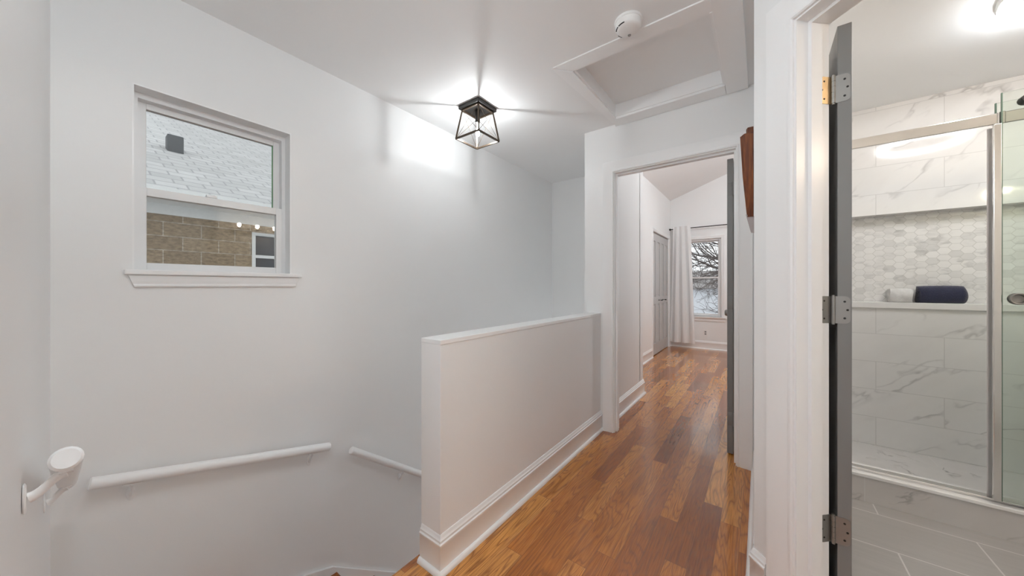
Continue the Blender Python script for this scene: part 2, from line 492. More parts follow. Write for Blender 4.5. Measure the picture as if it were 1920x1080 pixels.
# ------------------------------------------------------------------ mesh helpers
class MB:
    def __init__(s):
        s.bm = bmesh.new()

    def box(s, x0, x1, y0, y1, z0, z1, bev=0.0, mtx=None):
        b = bmesh.new()
        v = [b.verts.new((x, y, z)) for x in (x0, x1) for y in (y0, y1) for z in (z0, z1)]
        for f in ((0, 1, 3, 2), (4, 6, 7, 5), (0, 4, 5, 1), (2, 3, 7, 6), (0, 2, 6, 4), (1, 5, 7, 3)):
            b.faces.new([v[i] for i in f])
        bmesh.ops.recalc_face_normals(b, faces=b.faces)
        if bev:
            bmesh.ops.bevel(b, geom=list(b.edges), offset=bev, segments=2, affect='EDGES', profile=0.5)
        if mtx:
            bmesh.ops.transform(b, matrix=mtx, verts=b.verts)
        s.join(b)
        return s

    def join(s, b):
        me = bpy.data.meshes.new('tmp')
        b.to_mesh(me)
        b.free()
        s.bm.from_mesh(me)
        bpy.data.meshes.remove(me)

    def prism(s, pts, z0, z1, mtx=None):
        b = bmesh.new()
        lo = [b.verts.new((x, y, z0)) for x, y in pts]
        hi = [b.verts.new((x, y, z1)) for x, y in pts]
        n = len(pts)
        b.faces.new(lo[::-1])
        b.faces.new(hi)
        for i in range(n):
            b.faces.new((lo[i], lo[(i + 1) % n], hi[(i + 1) % n], hi[i]))
        bmesh.ops.recalc_face_normals(b, faces=b.faces)
        if mtx:
            bmesh.ops.transform(b, matrix=mtx, verts=b.verts)
        s.join(b)
        return s

    def tube(s, pts, r, seg=12, flat=1.0, cap=True):
        """round bar through 3D points; r may be a list"""
        pts = [Vector(q) for q in pts]
        rs = r if isinstance(r, (list, tuple)) else [r] * len(pts)
        b = bmesh.new()
        rings = []
        for i, q in enumerate(pts):
            if i == 0:
                d = pts[1] - q
            elif i == len(pts) - 1:
                d = q - pts[i - 1]
            else:
                d = (pts[i + 1] - q).normalized() + (q - pts[i - 1]).normalized()
            d.normalize()
            up = Vector((0, 0, 1)) if abs(d.z) < 0.95 else Vector((1, 0, 0))
            a = d.cross(up).normalized()
            c = a.cross(d).normalized()
            rings.append([b.verts.new(q + (a * math.cos(2 * PI * k / seg) + c * math.sin(2 * PI * k / seg) * flat) * rs[i]) for k in range(seg)])
        for i in range(len(rings) - 1):
            for k in range(seg):
                b.faces.new((rings[i][k], rings[i][(k + 1) % seg], rings[i + 1][(k + 1) % seg], rings[i + 1][k]))
        if cap:
            b.faces.new(rings[0][::-1])
            b.faces.new(rings[-1])
        bmesh.ops.recalc_face_normals(b, faces=b.faces)
        s.join(b)
        return s

    def bar(s, p, q, w, h=None, up=(0, 0, 1)):
        """square bar between two points"""
        h = h or w
        p, q = Vector(p), Vector(q)
        d = (q - p).normalized()
        u = Vector(up)
        if abs(d.dot(u)) > 0.98:
            u = Vector((1, 0, 0))
        a = d.cross(u).normalized()
        c = a.cross(d).normalized()
        b = bmesh.new()
        vs = []
        for e in (p, q):
            for i, j in ((-1, -1), (1, -1), (1, 1), (-1, 1)):
                vs.append(b.verts.new(e + a * i * w / 2 + c * j * h / 2))
        for f in ((3, 2, 1, 0), (4, 5, 6, 7), (0, 1, 5, 4), (1, 2, 6, 5), (2, 3, 7, 6), (3, 0, 4, 7)):
            b.faces.new([vs[i] for i in f])
        bmesh.ops.recalc_face_normals(b, faces=b.faces)
        s.join(b)
        return s

    def lathe(s, prof, mtx=None, seg=32):
        """prof: (radius, z) list; closed where radius is 0"""
        b = bmesh.new()
        rings = []
        for r, z in prof:
            if r < 1e-6:
                rings.append([b.verts.new((0, 0, z))])
            else:
                rings.append([b.verts.new((r * math.cos(2 * PI * k / seg), r * math.sin(2 * PI * k / seg), z)) for k in range(seg)])
        for A, B in zip(rings, rings[1:]):
            for k in range(seg):
                k2 = (k + 1) % seg
                f = []
                f += [A[0]] if len(A) == 1 else [A[k], A[k2]]
                f += [B[0]] if len(B) == 1 else [B[k2], B[k]]
                if len(f) > 2:
                    b.faces.new(f)
        bmesh.ops.recalc_face_normals(b, faces=b.faces)
        if mtx:
            bmesh.ops.transform(b, matrix=mtx, verts=b.verts)
        s.join(b)
        return s

    def sweep(s, path, prof, mapf, closed=False):
        """mitred profile (d to the LEFT of the path, h) along a 2D path; mapf(p2, h) -> 3D"""
        P = [Vector(q) for q in path]
        n = len(P)
        b = bmesh.new()
        rings = []
        for i in range(n):
            if closed:
                d0 = (P[i] - P[i - 1]).normalized()
                d1 = (P[(i + 1) % n] - P[i]).normalized()
            else:
                d1 = (P[i + 1] - P[i]).normalized() if i < n - 1 else (P[i] - P[i - 1]).normalized()
                d0 = (P[i] - P[i - 1]).normalized() if i > 0 else d1
            n0 = Vector((-d0.y, d0.x))
            n1 = Vector((-d1.y, d1.x))
            mt = (n0 + n1)
            mt = mt / max(1e-6, mt.dot(n0) if mt.length > 0 else 1)
            rings.append([b.verts.new(mapf(P[i] + mt * d, h)) for d, h in prof])
        k = len(prof)
        for i in range(n if closed else n - 1):
            A, B = rings[i], rings[(i + 1) % n]
            for j in range(k):
                b.faces.new((A[j], A[(j + 1) % k], B[(j + 1) % k], B[j]))
        if not closed:
            b.faces.new(rings[0][::-1])
            b.faces.new(rings[-1])
        bmesh.ops.recalc_face_normals(b, faces=b.faces)
        s.join(b)
        return s

    def obj(s, name, m, parent=None, smooth=False, loc=None, rot=None):
        me = bpy.data.meshes.new(name)
        s.bm.to_mesh(me)
        s.bm.free()
        ms = m if isinstance(m, (list, tuple)) else [m]
        for x in ms:
            me.materials.append(x)
        o = bpy.data.objects.new(name, me)
        C.objects.link(o)
        if parent:
            o.parent = parent
        if loc:
            o.location = loc
        if rot:
            o.rotation_euler = rot
        if smooth:
            for f in me.polygons:
                f.use_smooth = True
            md = o.modifiers.new('edges', 'EDGE_SPLIT')
            md.split_angle = math.radians(38)
        return o


def tag(o, label=None, cat=None, group=None, kind=None):
    if label:
        o['label'] = label
    if cat:
        o['category'] = cat
    if group:
        o['group'] = group
    if kind:
        o['kind'] = kind
    return o


def struct(o, label=None):
    o['kind'] = 'structure'
    if label:
        o['label'] = label
    return o


def thing(name, label, cat, loc=(0, 0, 0), rot=(0, 0, 0), group=None):
    o = bpy.data.objects.new(name, None)
    C.objects.link(o)
    o.empty_display_size = 0.1
    o.location = loc
    o.rotation_euler = rot
    return tag(o, label, cat, group)


def holes(mb, u0, u1, z0, z1, ops, put):
    """rectangle u0..u1 x z0..z1 minus openings (ua, ub, za, zb), emitted through put(ua, ub, za, zb)"""
    us = sorted({u0, u1, *[a for o in ops for a in o[:2]]})
    for a, b in zip(us, us[1:]):
        mid = (a + b) / 2
        cuts = sorted([(o[2], o[3]) for o in ops if o[0] < mid < o[1]])
        z = z0
        for c0, c1 in cuts:
            if c0 > z:
                put(a, b, z, c0)
            z = c1
        if z < z1:
            put(a, b, z, z1)


def wall_x(name, x0, x1, y0, y1, z0, z1, ops=(), m='wall', label=None):
    mb = MB()
    holes(mb, y0, y1, z0, z1, ops, lambda a, b, c, d: mb.box(x0, x1, a, b, c, d))
    return struct(mb.obj(name, M[m]), label)


def wall_y(name, y0, y1, x0, x1, z0, z1, ops=(), m='wall', label=None):
    mb = MB()
    holes(mb, x0, x1, z0, z1, ops, lambda a, b, c, d: mb.box(a, b, y0, y1, c, d))
    return struct(mb.obj(name, M[m]), label)


# ------------------------------------------------------------------ key dimensions
ZC = 2.442            # ceiling
XL = -2.076           # stair wall with the window
YD = 2.593            # wall with the bedroom door
YB = 3.46             # shower back wall
XR = -0.02            # right wall of the hall
BX, BY = -1.41, 7.03  # bedroom left and far walls
HEAD = 2.06
WY0, WY1, WZ0, WZ1 = 0.156, 0.736, 1.228, 2.006    # stair window opening
R2 = math.sqrt(0.5)
ANG = Matrix.Translation((XR, 1.585, 0)) @ Matrix.Rotation(-PI / 4, 4, 'Z')   # angled wall: local x along, local y into the bathroom

# ------------------------------------------------------------------ setting: walls
wall_x('wall_left', XL - 0.16, XL, -0.18, 3.73, -3.0, 2.6, [(WY0, WY1, WZ0, WZ1)])
mb = MB()
mb.prism([(XL - 0.16, -0.16), (-0.5, -0.16), (-0.5, -0.0565), (XL - 0.16, -0.039)], -3.0, 2.6)
struct(mb.obj('wall_near', M['wall']))
wall_y('wall_far', 3.607, 3.73, XL, -1.02, -3.0, 3.6)
wall_x('wall_stair', -1.15, -1.02, 2.70, 3.62, -3.0, 3.6)
wall_y('wall_doorway', YD, 2.703, -1.18, XR + 0.12, 0.0, 3.6, [(-0.945, -0.111, 0, HEAD + 0.018)])
wall_x('wall_under_landing', -1.15, -1.04, 0.92, 2.70, -3.0, -0.26)
wall_x('wall_right', XR, XR + 0.12, 1.585, 3.62, 0.0, 3.6)
mb = MB()
holes(mb, 0.0, 1.72, 0.0, 2.6, [(0.147, 0.943, 0, HEAD + 0.018)], lambda a, b, c, d: mb.box(a, b, 0, 0.128, c, d, mtx=ANG))
struct(mb.obj('wall_angled', M['wall']))
wall_x('wall_hall_left', -0.62, -0.5, -2.9, -0.15, 0, 2.6)
wall_y('wall_hall_back', -2.92, -2.8, -0.62, 1.35, 0, 2.6, [(-0.2, 0.9, 0.7, 2.1)])
wall_x('wall_hall_right', 1.19, 1.31, -2.9, 0.40, 0, 2.6)

# bathroom
wall_x('wall_bath_right', 1.90, 2.02, 0.25, 3.62, 0, 2.6)
wall_x('wall_bath_left', 0.10, 0.165, 1.72, YB, 0, 2.6)  # thickened to narrow the gap behind the open door and keep it dark
wall_y('wall_bath_front', 0.25, 0.37, 1.30, 1.92, 0, 2.6)
NZ0, NZ1, NX0, NX1 = 1.05, 1.672, 0.34, 1.62
mb = MB()
holes(mb, 0.10, 1.90, 0.0, 2.6, [(NX0, NX1, NZ0 - 0.042, NZ1)], lambda a, b, c, d: mb.box(a, b, YB, YB + 0.03, c, d))
struct(mb.obj('wall_shower_back', M['tile']), 'marble-look tiled back wall of the shower')
mb = MB().box(NX0, NX1, YB + 0.095, YB + 0.10, NZ0, NZ1)
struct(mb.obj('wall_shower_niche', M['hex']), 'marble hexagon mosaic at the back of the shower niche')
mb = MB()
mb.box(NX0 - 0.01, NX0, YB + 0.03, YB + 0.10, NZ0 - 0.03, NZ1 + 0.01)
mb.box(NX1, NX1 + 0.01, YB + 0.03, YB + 0.10, NZ0 - 0.03, NZ1 + 0.01)
mb.box(NX0 - 0.01, NX1 + 0.01, YB + 0.03, YB + 0.10, NZ1, NZ1 + 0.01)
struct(mb.obj('trim_7', M['tile']), 'tiled lining of the shower niche')
mb = MB().box(NX0, NX1, YB - 0.018, YB + 0.095, NZ0 - 0.042, NZ0, 0.003)
struct(mb.obj('sill_niche', M['stone']), 'white stone ledge along the bottom of the shower niche')
wall_y('wall_bedroom_front', 3.56, 3.62, 0.10, 2.6, 0, 4.2)
wall_x('wall_shower_right', 1.88, 1.90, 2.56, YB, 0, ZC, m='tile_side')
wall_x('wall_shower_left', 0.165, 0.18, 2.56, YB, 0, ZC, m='tile_side')

# bedroom
wall_x('wall_bedroom_left', BX - 0.12, BX, 3.73, 7.15, 0, 3.6, [(5.715, 6.885, 0, 2.06)])
BWX0, BWX1, BWZ0, BWZ1 = -1.12, -0.565, 0.60, 2.03
wall_y('wall_bedroom_back', BY, BY + 0.14, BX - 0.12, 2.6, 0, 4.4, [(BWX0, BWX1, BWZ0, BWZ1), (0.3, 1.4, 0.6, 2.03)])
wall_x('wall_bedroom_right', 2.5, 2.62, 3.56, 7.17, 0, 4.4)

# ------------------------------------------------------------------ floors
mb = MB()
mb.prism([(-1.165, -0.10), (-0.5, -0.10), (-0.5, -2.9), (1.3, -2.9), (1.3, 0.36), (1.25, 0.42), (0.05, 1.62), (XR + 0.06, 2.66), (-1.165, 2.66)], -0.25, 0.0)
mb.prism([(-1.06, 2.66), (XR + 0.06, 2.66), (XR + 0.06, 3.60), (2.55, 3.60), (2.55, 7.10), (BX - 0.06, 7.10), (BX - 0.06, 3.68), (-1.06, 3.68)], -0.25, 0.0)
struct(mb.obj('floor', M['oak']), 'varnished oak strip floor of the hall and bedroom')
mb = MB()
mb.prism([(1.25, 0.42), (1.3, 0.36), (1.95, 0.36), (1.95, 3.5), (0.05, 3.5), (0.05, 1.62)], -0.25, 0.0)
struct(mb.obj('floor_bathroom', M['bath_floor']), 'grey rectangular floor tiles of the bathroom')
mb = MB().box(0.10, 1.90, 2.70, YB + 0.02, 0.0, 0.022)
struct(mb.obj('floor_shower', M['shower_floor']), 'grey veined marble shower floor')
mb = MB().box(0.10, 1.90, 2.575, 2.70, 0.0, 0.135)
struct(mb.obj('trim_curb', M['curb']), 'marble tiled curb of the shower')
mb = MB().box(0.10, 1.90, 2.566, 2.712, 0.135, 0.152, 0.003)
struct(mb.obj('trim_curb_cap', M['stone']), 'pale stone top of the shower curb')
mb = MB().box(XL - 0.1, -1.10, -0.1, 3.7, -3.05, -2.95)
struct(mb.obj('floor_below', M['oak']))

# ------------------------------------------------------------------ ceilings
AX0, AX1, AY0, AY1 = -0.885, -0.178, 1.785, 2.475
mb = MB()
holes(mb, XL - 0.16, 2.05, -2.95, 2.66, [(AX0, AX1, AY0, AY1)], lambda a, b, c, d: mb.box(a, b, c, d, ZC, ZC + 0.14))
mb.box(XL - 0.16, -1.10, 2.66, 3.73, ZC, ZC + 0.14)
mb.box(XR + 0.04, 2.05, 2.66, 3.60, ZC, ZC + 0.14)
struct(mb.obj('ceiling', M['ceiling']), 'flat white ceiling over hall, stairs and bathroom')
# vaulted bedroom ceiling: rises to the right, ridge past the middle
b = bmesh.new()
prof = [(BX - 0.15, 2.765), (0.85, 2.765 + 0.39 * 2.26), (2.65, 2.94)]
lo = []
for x, z in prof:
    lo.append([b.verts.new((x, y, z + dz)) for y in (2.66, 7.2) for dz in (0, 0.1)])
for A, B in zip(lo, lo[1:]):
    for i, j in ((0, 1), (1, 3), (3, 2), (2, 0)):
        b.faces.new((A[i], A[j], B[j], B[i]))
b.faces.new((lo[0][0], lo[0][1], lo[0][3], lo[0][2]))
b.faces.new((lo[2][0], lo[2][1], lo[2][3], lo[2][2]))
bmesh.ops.recalc_face_normals(b, faces=b.faces)
mb = MB()
mb.join(b)
struct(mb.obj('ceiling_bedroom', M['ceiling']), 'sloped white vault of the bedroom ceiling')

# ------------------------------------------------------------------ baseboards
BB = [(0, 0), (0.028, 0), (0.028, 0.007), (0.025, 0.014), (0.019, 0.020), (0.014, 0.021), (0.014, 0.112), (0.0165, 0.116), (0.0165, 0.124),
      (0.012, 0.128), (0.012, 0.137), (0.008, 0.141), (0.007, 0.148), (0.003, 0.155), (0, 0.155)]
flat = lambda p, h: Vector((p.x, p.y, h))


def baseboard(name, path, label=None):
    return struct(MB().sweep(path, BB, flat).obj(name, M['trim'], smooth=True), label)


baseboard('baseboard_doorway_right', [(XR, 1.60), (XR, YD)])
a0 = ANG @ Vector((0.0, 0, 0))
a1 = ANG @ Vector((0.058, 0, 0))
baseboard('baseboard_angled', [(a1.x, a1.y), (a0.x, a0.y), (a0.x, a0.y + 0.02)], 'short white baseboard beside the bathroom door casing')
baseboard('baseboard_bedroom_near', [(-1.02, YD + 0.11), (-1.02, 3.73), (-1.2, 3.73)][::-1])
baseboard('baseboard_bedroom_left', [(BX, 3.75), (BX, 5.655)][::-1])
baseboard('baseboard_bedroom_corner', [(BX, 6.945), (BX, BY), (2.5, BY)][::-1])
baseboard('baseboard_hall_back', [(-0.5, -0.03), (-0.5, -2.8), (1.19, -2.8), (1.19, 0.36)][::1])

# ------------------------------------------------------------------ half wall beside the stairs
HX0, HX1, HY0 = -1.156, -1.040, 0.905
hw = MB().box(HX0, HX1, HY0, YD, 0.0, 0.925).obj('wall_half', M['wall'])
struct(hw, 'low white wall guarding the stairs')
mb = MB().box(HX0 - 0.003, HX1 + 0.003, HY0 - 0.004, YD, 0.925, 0.944, 0.002)
struct(mb.obj('trim_cap', M['trim'], hw), 'white board capping the low wall')
struct(MB().sweep([(HX0, HY0), (HX1, HY0), (HX1, YD)][::-1], BB, lambda p, h: Vector((p.x, p.y, h))).obj('trim_base', M['trim'], hw, True), 'moulded white baseboard of the low wall')
# corner strip at the free end of the half wall
mb = MB().box(HX0 - 0.002, HX1 + 0.002, HY0 - 0.003, HY0 + 0.001, 0.155, 0.925)
struct(mb.obj('trim_end', M['trim'], hw))

# ------------------------------------------------------------------ bedroom doorway: jamb, casing, door
CAS = [(0, 0), (0, 0.009), (0.004, 0.013), (0.009, 0.013), (0.012, 0.009), (0.017, 0.009), (0.022, 0.012), (0.055, 0.014), (0.072, 0.018), (0.083, 0.018), (0.085, 0.014), (0.085, 0)]
mapd = lambda p, h: Vector((p.x, YD - h, p.y))
mb = MB().sweep([(-0.933, 0), (-0.933, HEAD + 0.006), (-0.123, HEAD + 0.006), (-0.123, 0)], CAS, mapd)
struct(mb.obj('trim_1', M['trim'], smooth=True), 'white casing round the bedroom doorway')
mapd2 = lambda p, h: Vector((p.x, 2.703 + h, p.y))
mb = MB().sweep([(-0.933, 0), (-0.933, HEAD + 0.006), (-0.123, HEAD + 0.006), (-0.123, 0)], CAS, mapd2)
struct(mb.obj('trim_2', M['trim'], smooth=True), 'white casing on the bedroom side of its doorway')
mb = MB()
mb.box(-0.945, -0.927, YD, 2.703, 0, HEAD + 0.018)
mb.box(-0.129, -0.111, YD, 2.703, 0, HEAD + 0.018)
mb.box(-0.927, -0.129, YD, 2.703, HEAD, HEAD + 0.018)
mb.box(-0.927, -0.916, YD + 0.035, YD + 0.07, 0, HEAD)
mb.box(-0.140, -0.129, YD + 0.035, YD + 0.07, 0, HEAD)
mb.box(-0.916, -0.140, YD + 0.035, YD + 0.07, HEAD - 0.011, HEAD)
struct(mb.obj('trim_3', M['trim']), 'jamb lining of the bedroom doorway')


def hinge_mesh(h=0.09, leaf=0.034):
    """knuckle on the local z axis, one leaf along +x, the other along the -y side is added apart"""
    return h


def knob_lathe(mb, mtx, s=1.0):
    mb.lathe([(0.0, 0), (0.031 * s, 0), (0.032 * s, 0.004), (0.028 * s, 0.008), (0.012 * s, 0.011), (0.010 * s, 0.03), (0.017 * s, 0.036), (0.027 * s, 0.046),
              (0.028 * s, 0.056), (0.022 * s, 0.066), (0.0, 0.069)], mtx, 24)
    return mb


# bedroom door, open into the bedroom along +y
d2 = struct(thing('door_2', 'grey painted bedroom door standing open, seen by its edge', None, (-0.150, 2.727, 0)))
dw, dh, dt = 0.79, 2.04, 0.035
MB().box(-dt, 0, 0, dw, 0.012, dh, 0.0015).obj('door_slab', M['door_grey'], d2)
for sgn, x in ((-1, -dt), (1, 0.0)):
    mb = knob_lathe(MB(), Matrix.Translation((x, dw - 0.065, 0.93)) @ Matrix.Rotation(sgn * PI / 2, 4, 'Y'))
    mb.obj('knob', M['nickel'], d2, True)
for z in (0.25, 1.05, 1.83):
    mb = MB().tube([(0.004, -0.006, z - 0.045), (0.004, -0.006, z + 0.045)], 0.006, 10)
    mb.box(-dt + 0.004, -0.002, -0.0015, 0.0005, z - 0.045, z + 0.045, 0.0004)
    mb.obj('hinge', M['door_grey'], d2, True)

# ------------------------------------------------------------------ bathroom doorway in the angled wall
J0, J1 = 0.165, 0.925
mapa = lambda p, h: ANG @ Vector((p.x, -h, p.y))
CAS2 = [(d * 1.09, h) for d, h in CAS]
mb = MB().sweep([(J0 - 0.006, 0), (J0 - 0.006, HEAD + 0.006), (J1 + 0.006, HEAD + 0.006), (J1 + 0.006, 0)], CAS2, mapa)
struct(mb.obj('trim_4', M['trim'], smooth=True), 'white casing round the bathroom doorway')
mb = MB()
mb.box(J0 - 0.018, J0, 0, 0.128, 0, HEAD + 0.018, mtx=ANG)
mb.box(J1, J1 + 0.018, 0, 0.128, 0, HEAD + 0.018, mtx=ANG)
mb.box(J0, J1, 0, 0.128, HEAD, HEAD + 0.018, mtx=ANG)
mb.box(J0, J0 + 0.011, 0.046, 0.088, 0, HEAD, mtx=ANG)
mb.box(J1 - 0.011, J1, 0.046, 0.088, 0, HEAD, mtx=ANG)
mb.box(J0 + 0.011, J1 - 0.011, 0.046, 0.088, HEAD - 0.011, HEAD, mtx=ANG)
struct(mb.obj('trim_5', M['trim']), 'jamb and stop lining the bathroom doorway')
mapa2 = lambda p, h: ANG @ Vector((p.x, 0.128 + h, p.y))
mb = MB().sweep([(J1 + 0.006, 0), (J1 + 0.006, HEAD + 0.006), (J0 - 0.006, HEAD + 0.006)][::-1], CAS2, mapa2)
struct(mb.obj('trim_6', M['trim'], smooth=True), 'white casing on the bathroom side of its doorway')

piv = ANG @ Vector((J0 + 0.006, 0.128 + 0.008, 0))
d1 = struct(thing('door_1', 'grey painted bathroom door swung back, seen by its hinged edge', None, (piv.x, piv.y, 0)))
EX = 0.0115
MB().box(EX, EX + 0.035, 0.002, 0.742, 0.012, 2.045, 0.0012).obj('door_slab', M['door_grey'], d1)
for sgn, x in ((-1, EX), (1, EX + 0.035)):
    knob_lathe(MB(), Matrix.Translation((x, 0.68, 0.93)) @ Matrix.Rotation(sgn * PI / 2, 4, 'Y')).obj('knob', M['nickel'], d1, True)


def rounded(w, h, r, side, n=5):
    """2D outline 0..w by -h/2..h/2 with the two corners far from x=0 rounded; side=+1 or -1 mirrors x"""
    pts = [(0, -h / 2)]
    for k in range(n + 1):
        a = -PI / 2 + k * PI / 2 / n
        pts.append((w - r + r * math.cos(a), -h / 2 + r + r * math.sin(a)))
    for k in range(n + 1):
        a = k * PI / 2 / n
        pts.append((w - r + r * math.cos(a), h / 2 - r + r * math.sin(a)))
    pts.append((0, h / 2))
    return [(side * x, y) for x, y in pts]


for z, mk, hl in ((1.832, 'brass', 'hinge with a brass toned leaf'), (1.084, 'nickel', None), (0.338, 'nickel', None)):
    h = 0.092
    hg = MB()
    # knuckle with joints
    for k in range(5):
        z0 = z - h / 2 + k * h / 5
        hg.tube([(0.001, 0, z0 + 0.0006), (0.001, 0, z0 + h / 5 - 0.0006)], 0.0062, 14)
    hg.tube([(0.001, 0, z - h / 2 - 0.004), (0.001, 0, z + h / 2 + 0.004)], 0.0045, 12)
    # leaf on the door edge: lies in the plane y = 0
    up = Matrix.Translation((0, 0.0022, z)) @ Matrix.Rotation(PI / 2, 4, 'X')
    hg.prism(rounded(0.043, h, 0.014, 1), -0.0004, 0.0018, up)
    o = hg.obj('hinge', M['nickel'], d1, True)
    if hl:
        o['label'] = hl
    # leaf let into the jamb, in the frame of the angled wall
    L = Matrix.Translation((-piv.x, -piv.y, 0)) @ ANG
    jl = MB().prism(rounded(0.040, h, 0.011, -1), -0.0005, 0.0015, L @ Matrix.Translation((J0, 0.1335, z)) @ Matrix.Rotation(PI / 2, 4, 'Z') @ Matrix.Rotation(PI / 2, 4, 'X'))
    jl.obj('jamb_leaf', M[mk], o, True)
    sc = MB()
    for sx, sz in ((0.029, 0.028), (0.029, -0.028), (0.036, 0.0)):
        sc.lathe([(0.0, 0.0031), (0.0028, 0.0030), (0.0034, 0.0018), (0.0034, 0.0)], Matrix.Translation((sx, 0.0016, z + sz)) @ Matrix.Rotation(PI / 2, 4, 'X'), 12)
    for sx, sz in ((-0.026, 0.030), (-0.026, -0.030), (-0.034, 0.0)):
        sc.lathe([(0.0, 0.0024), (0.0026, 0.0023), (0.0032, 0.0014), (0.0032, 0.0)],
                 L @ Matrix.Translation((J0 + 0.0004, 0.1335 + sx, z + sz)) @ Matrix.Rotation(PI / 2, 4, 'Y'), 12)
    sc.obj('screw', M['black'], o, True)['kind'] = 'stuff'

# ------------------------------------------------------------------ stair window (single hung, set back in the wall)
w1 = struct(thing('window_1', 'white single hung window over the stairs', None, (XL, 0, 0)))
mb = MB()          # painted return boards of the recess
mb.box(-0.105, 0.001, WY0, WY0 + 0.006, WZ0, WZ1)
mb.box(-0.105, 0.001, WY1 - 0.006, WY1, WZ0, WZ1)
mb.box(-0.105, 0.001, WY0 + 0.006, WY1 - 0.006, WZ1 - 0.006, WZ1)
mb.obj('window_return', M['trim'], w1)
mb = MB()          # vinyl main frame
fx0, fx1 = -0.155, -0.070
mb.box(fx0, fx1, WY0 + 0.006, WY0 + 0.022, WZ0, WZ1 - 0.006)
mb.box(fx0, fx1, WY1 - 0.022, WY1 - 0.006, WZ0, WZ1 - 0.006)
mb.box(fx0, fx1, WY0 + 0.022, WY1 - 0.022, WZ1 - 0.030, WZ1 - 0.006)
mb.box(fx0, fx1, WY0 + 0.022, WY1 - 0.022, WZ0, WZ0 + 0.008)
mb.obj('window_frame', M['vinyl'], w1)


def sash(name, x0, x1, y0, y1, z0, z1, side, bot, top, gask=False):
    s = MB()
    s.box(x0, x1, y0, y0 + side, z0, z1, 0.002)
    s.box(x0, x1, y1 - side, y1, z0, z1, 0.002)
    s.box(x0, x1, y0 + side, y1 - side, z0, z0 + bot, 0.002)
    s.box(x0, x1, y0 + side, y1 - side, z1 - top, z1, 0.002)
    o = s.obj(name, M['vinyl'], w1)
    xm = (x0 + x1) / 2
    MB().box(xm - 0.002, xm + 0.002, y0 + side - 0.004, y1 - side + 0.004, z0 + bot - 0.004, z1 - top + 0.004).obj('pane', M['pane'], o)
    if gask:
        MB().box(xm + 0.002, xm + 0.006, y1 - side - 0.004, y1 - side, z0 + bot, z1 - top).obj('glazing_gasket', M['gasket'], o)
    return o


MEET = 1.575
lower = sash('lower_sash', -0.100, -0.072, WY0 + 0.014, WY1 - 0.014, WZ0 + 0.006, MEET + 0.02, 0.034, 0.032, 0.036)
upper = sash('upper_sash', -0.136, -0.108, WY0 + 0.020, WY1 - 0.020, MEET - 0.012, WZ1 - 0.022, 0.030, 0.030, 0.034, True)
MB().box(-0.096, -0.072, 0.40, 0.44, MEET + 0.02, MEET + 0.034, 0.003).obj('sash_lock', M['vinyl'], w1)
MB().box(-0.080, 0.030, WY0 - 0.022, WY1 + 0.045, WZ0 - 0.016, WZ0 + 0.004, 0.004).obj('window_stool', M['trim'], w1)
AP = [(0, 0), (0.011, 0), (0.015, 0.006), (0.012, 0.014), (0.014, 0.024), (0.016, 0.048), (0.012, 0.052), (0, 0.052)]
b = bmesh.new()
ya, yb_ = WY0 - 0.012, WY1 + 0.035
vs = [[b.verts.new((d, (ya + (0.052 - z) * 0.35) if q == 0 else (yb_ - (0.052 - z) * 0.35), WZ0 - 0.068 + z)) for d, z in AP] for q in (0, 1)]
for j in range(len(AP)):
    b.faces.new((vs[0][j], vs[0][(j + 1) % len(AP)], vs[1][(j + 1) % len(AP)], vs[1][j]))
b.faces.new(vs[0])
b.faces.new(vs[1][::-1])
bmesh.ops.recalc_face_normals(b, faces=b.faces)
mb = MB()
mb.join(b)
mb.obj('window_apron', M['trim'], w1)

# ------------------------------------------------------------------ stairs with winders
st = struct(thing('stairs', 'oak winder stairs going down behind the low wall', None, (0, 0, 0)))
px, py = -1.165, 0.975
xw, yn = XL + 0.002, -0.038
RISE = 0.19


def ray_hit(ang):
    """from the newel point at angle ang (0 = -y, 90 = -x) to the stairwell walls"""
    dx, dy = -math.sin(ang), -math.cos(ang)
    ts = []
    if dx < -1e-6:
        ts.append((xw - px) / dx)
    if dy < -1e-6:
        ts.append((yn - py) / dy)
    tt = min(ts)
    return (px + dx * tt, py + dy * tt)


for k in range(3):
    A = ray_hit(math.radians(30 * k))
    B = ray_hit(math.radians(30 * (k + 1))) if k < 2 else (xw, py)
    pts = [(px, py), A]
    if A[1] <= yn + 1e-3 and B[0] <= xw + 1e-3:
        pts.append((xw, yn))
    pts.append(B)
    z = -RISE * (k + 1)
    mb = MB().prism(pts[::-1], z - 0.028, z)
    mb.obj('tread', M['oak'], st)
    q = ray_hit(math.radians(30 * k))
    MB().bar((px, py, z + RISE / 2 - 0.014), (q[0], q[1], z + RISE / 2 - 0.014), 0.016, RISE - 0.03).obj('riser', M['trim'], st)
for k in range(10):
    z = -RISE * (k + 4)
    y0 = py + 0.245 * k
    if z < -2.9:
        break
    MB().box(xw, px, y0 - 0.0, y0 + 0.243, z - 0.028, z, 0.003).obj('tread', M['oak'], st)
    MB().box(xw, px, y0 - 0.018, y0 - 0.002, z, z + RISE - 0.028).obj('riser', M['trim'], st)
# bull-nosed landing edge
mb = MB().box(-1.19, -1.165, -0.038, HY0 + 0.02, -0.028, -0.0005, 0.006)
mb.obj('landing_nosing', M['oak'], st)
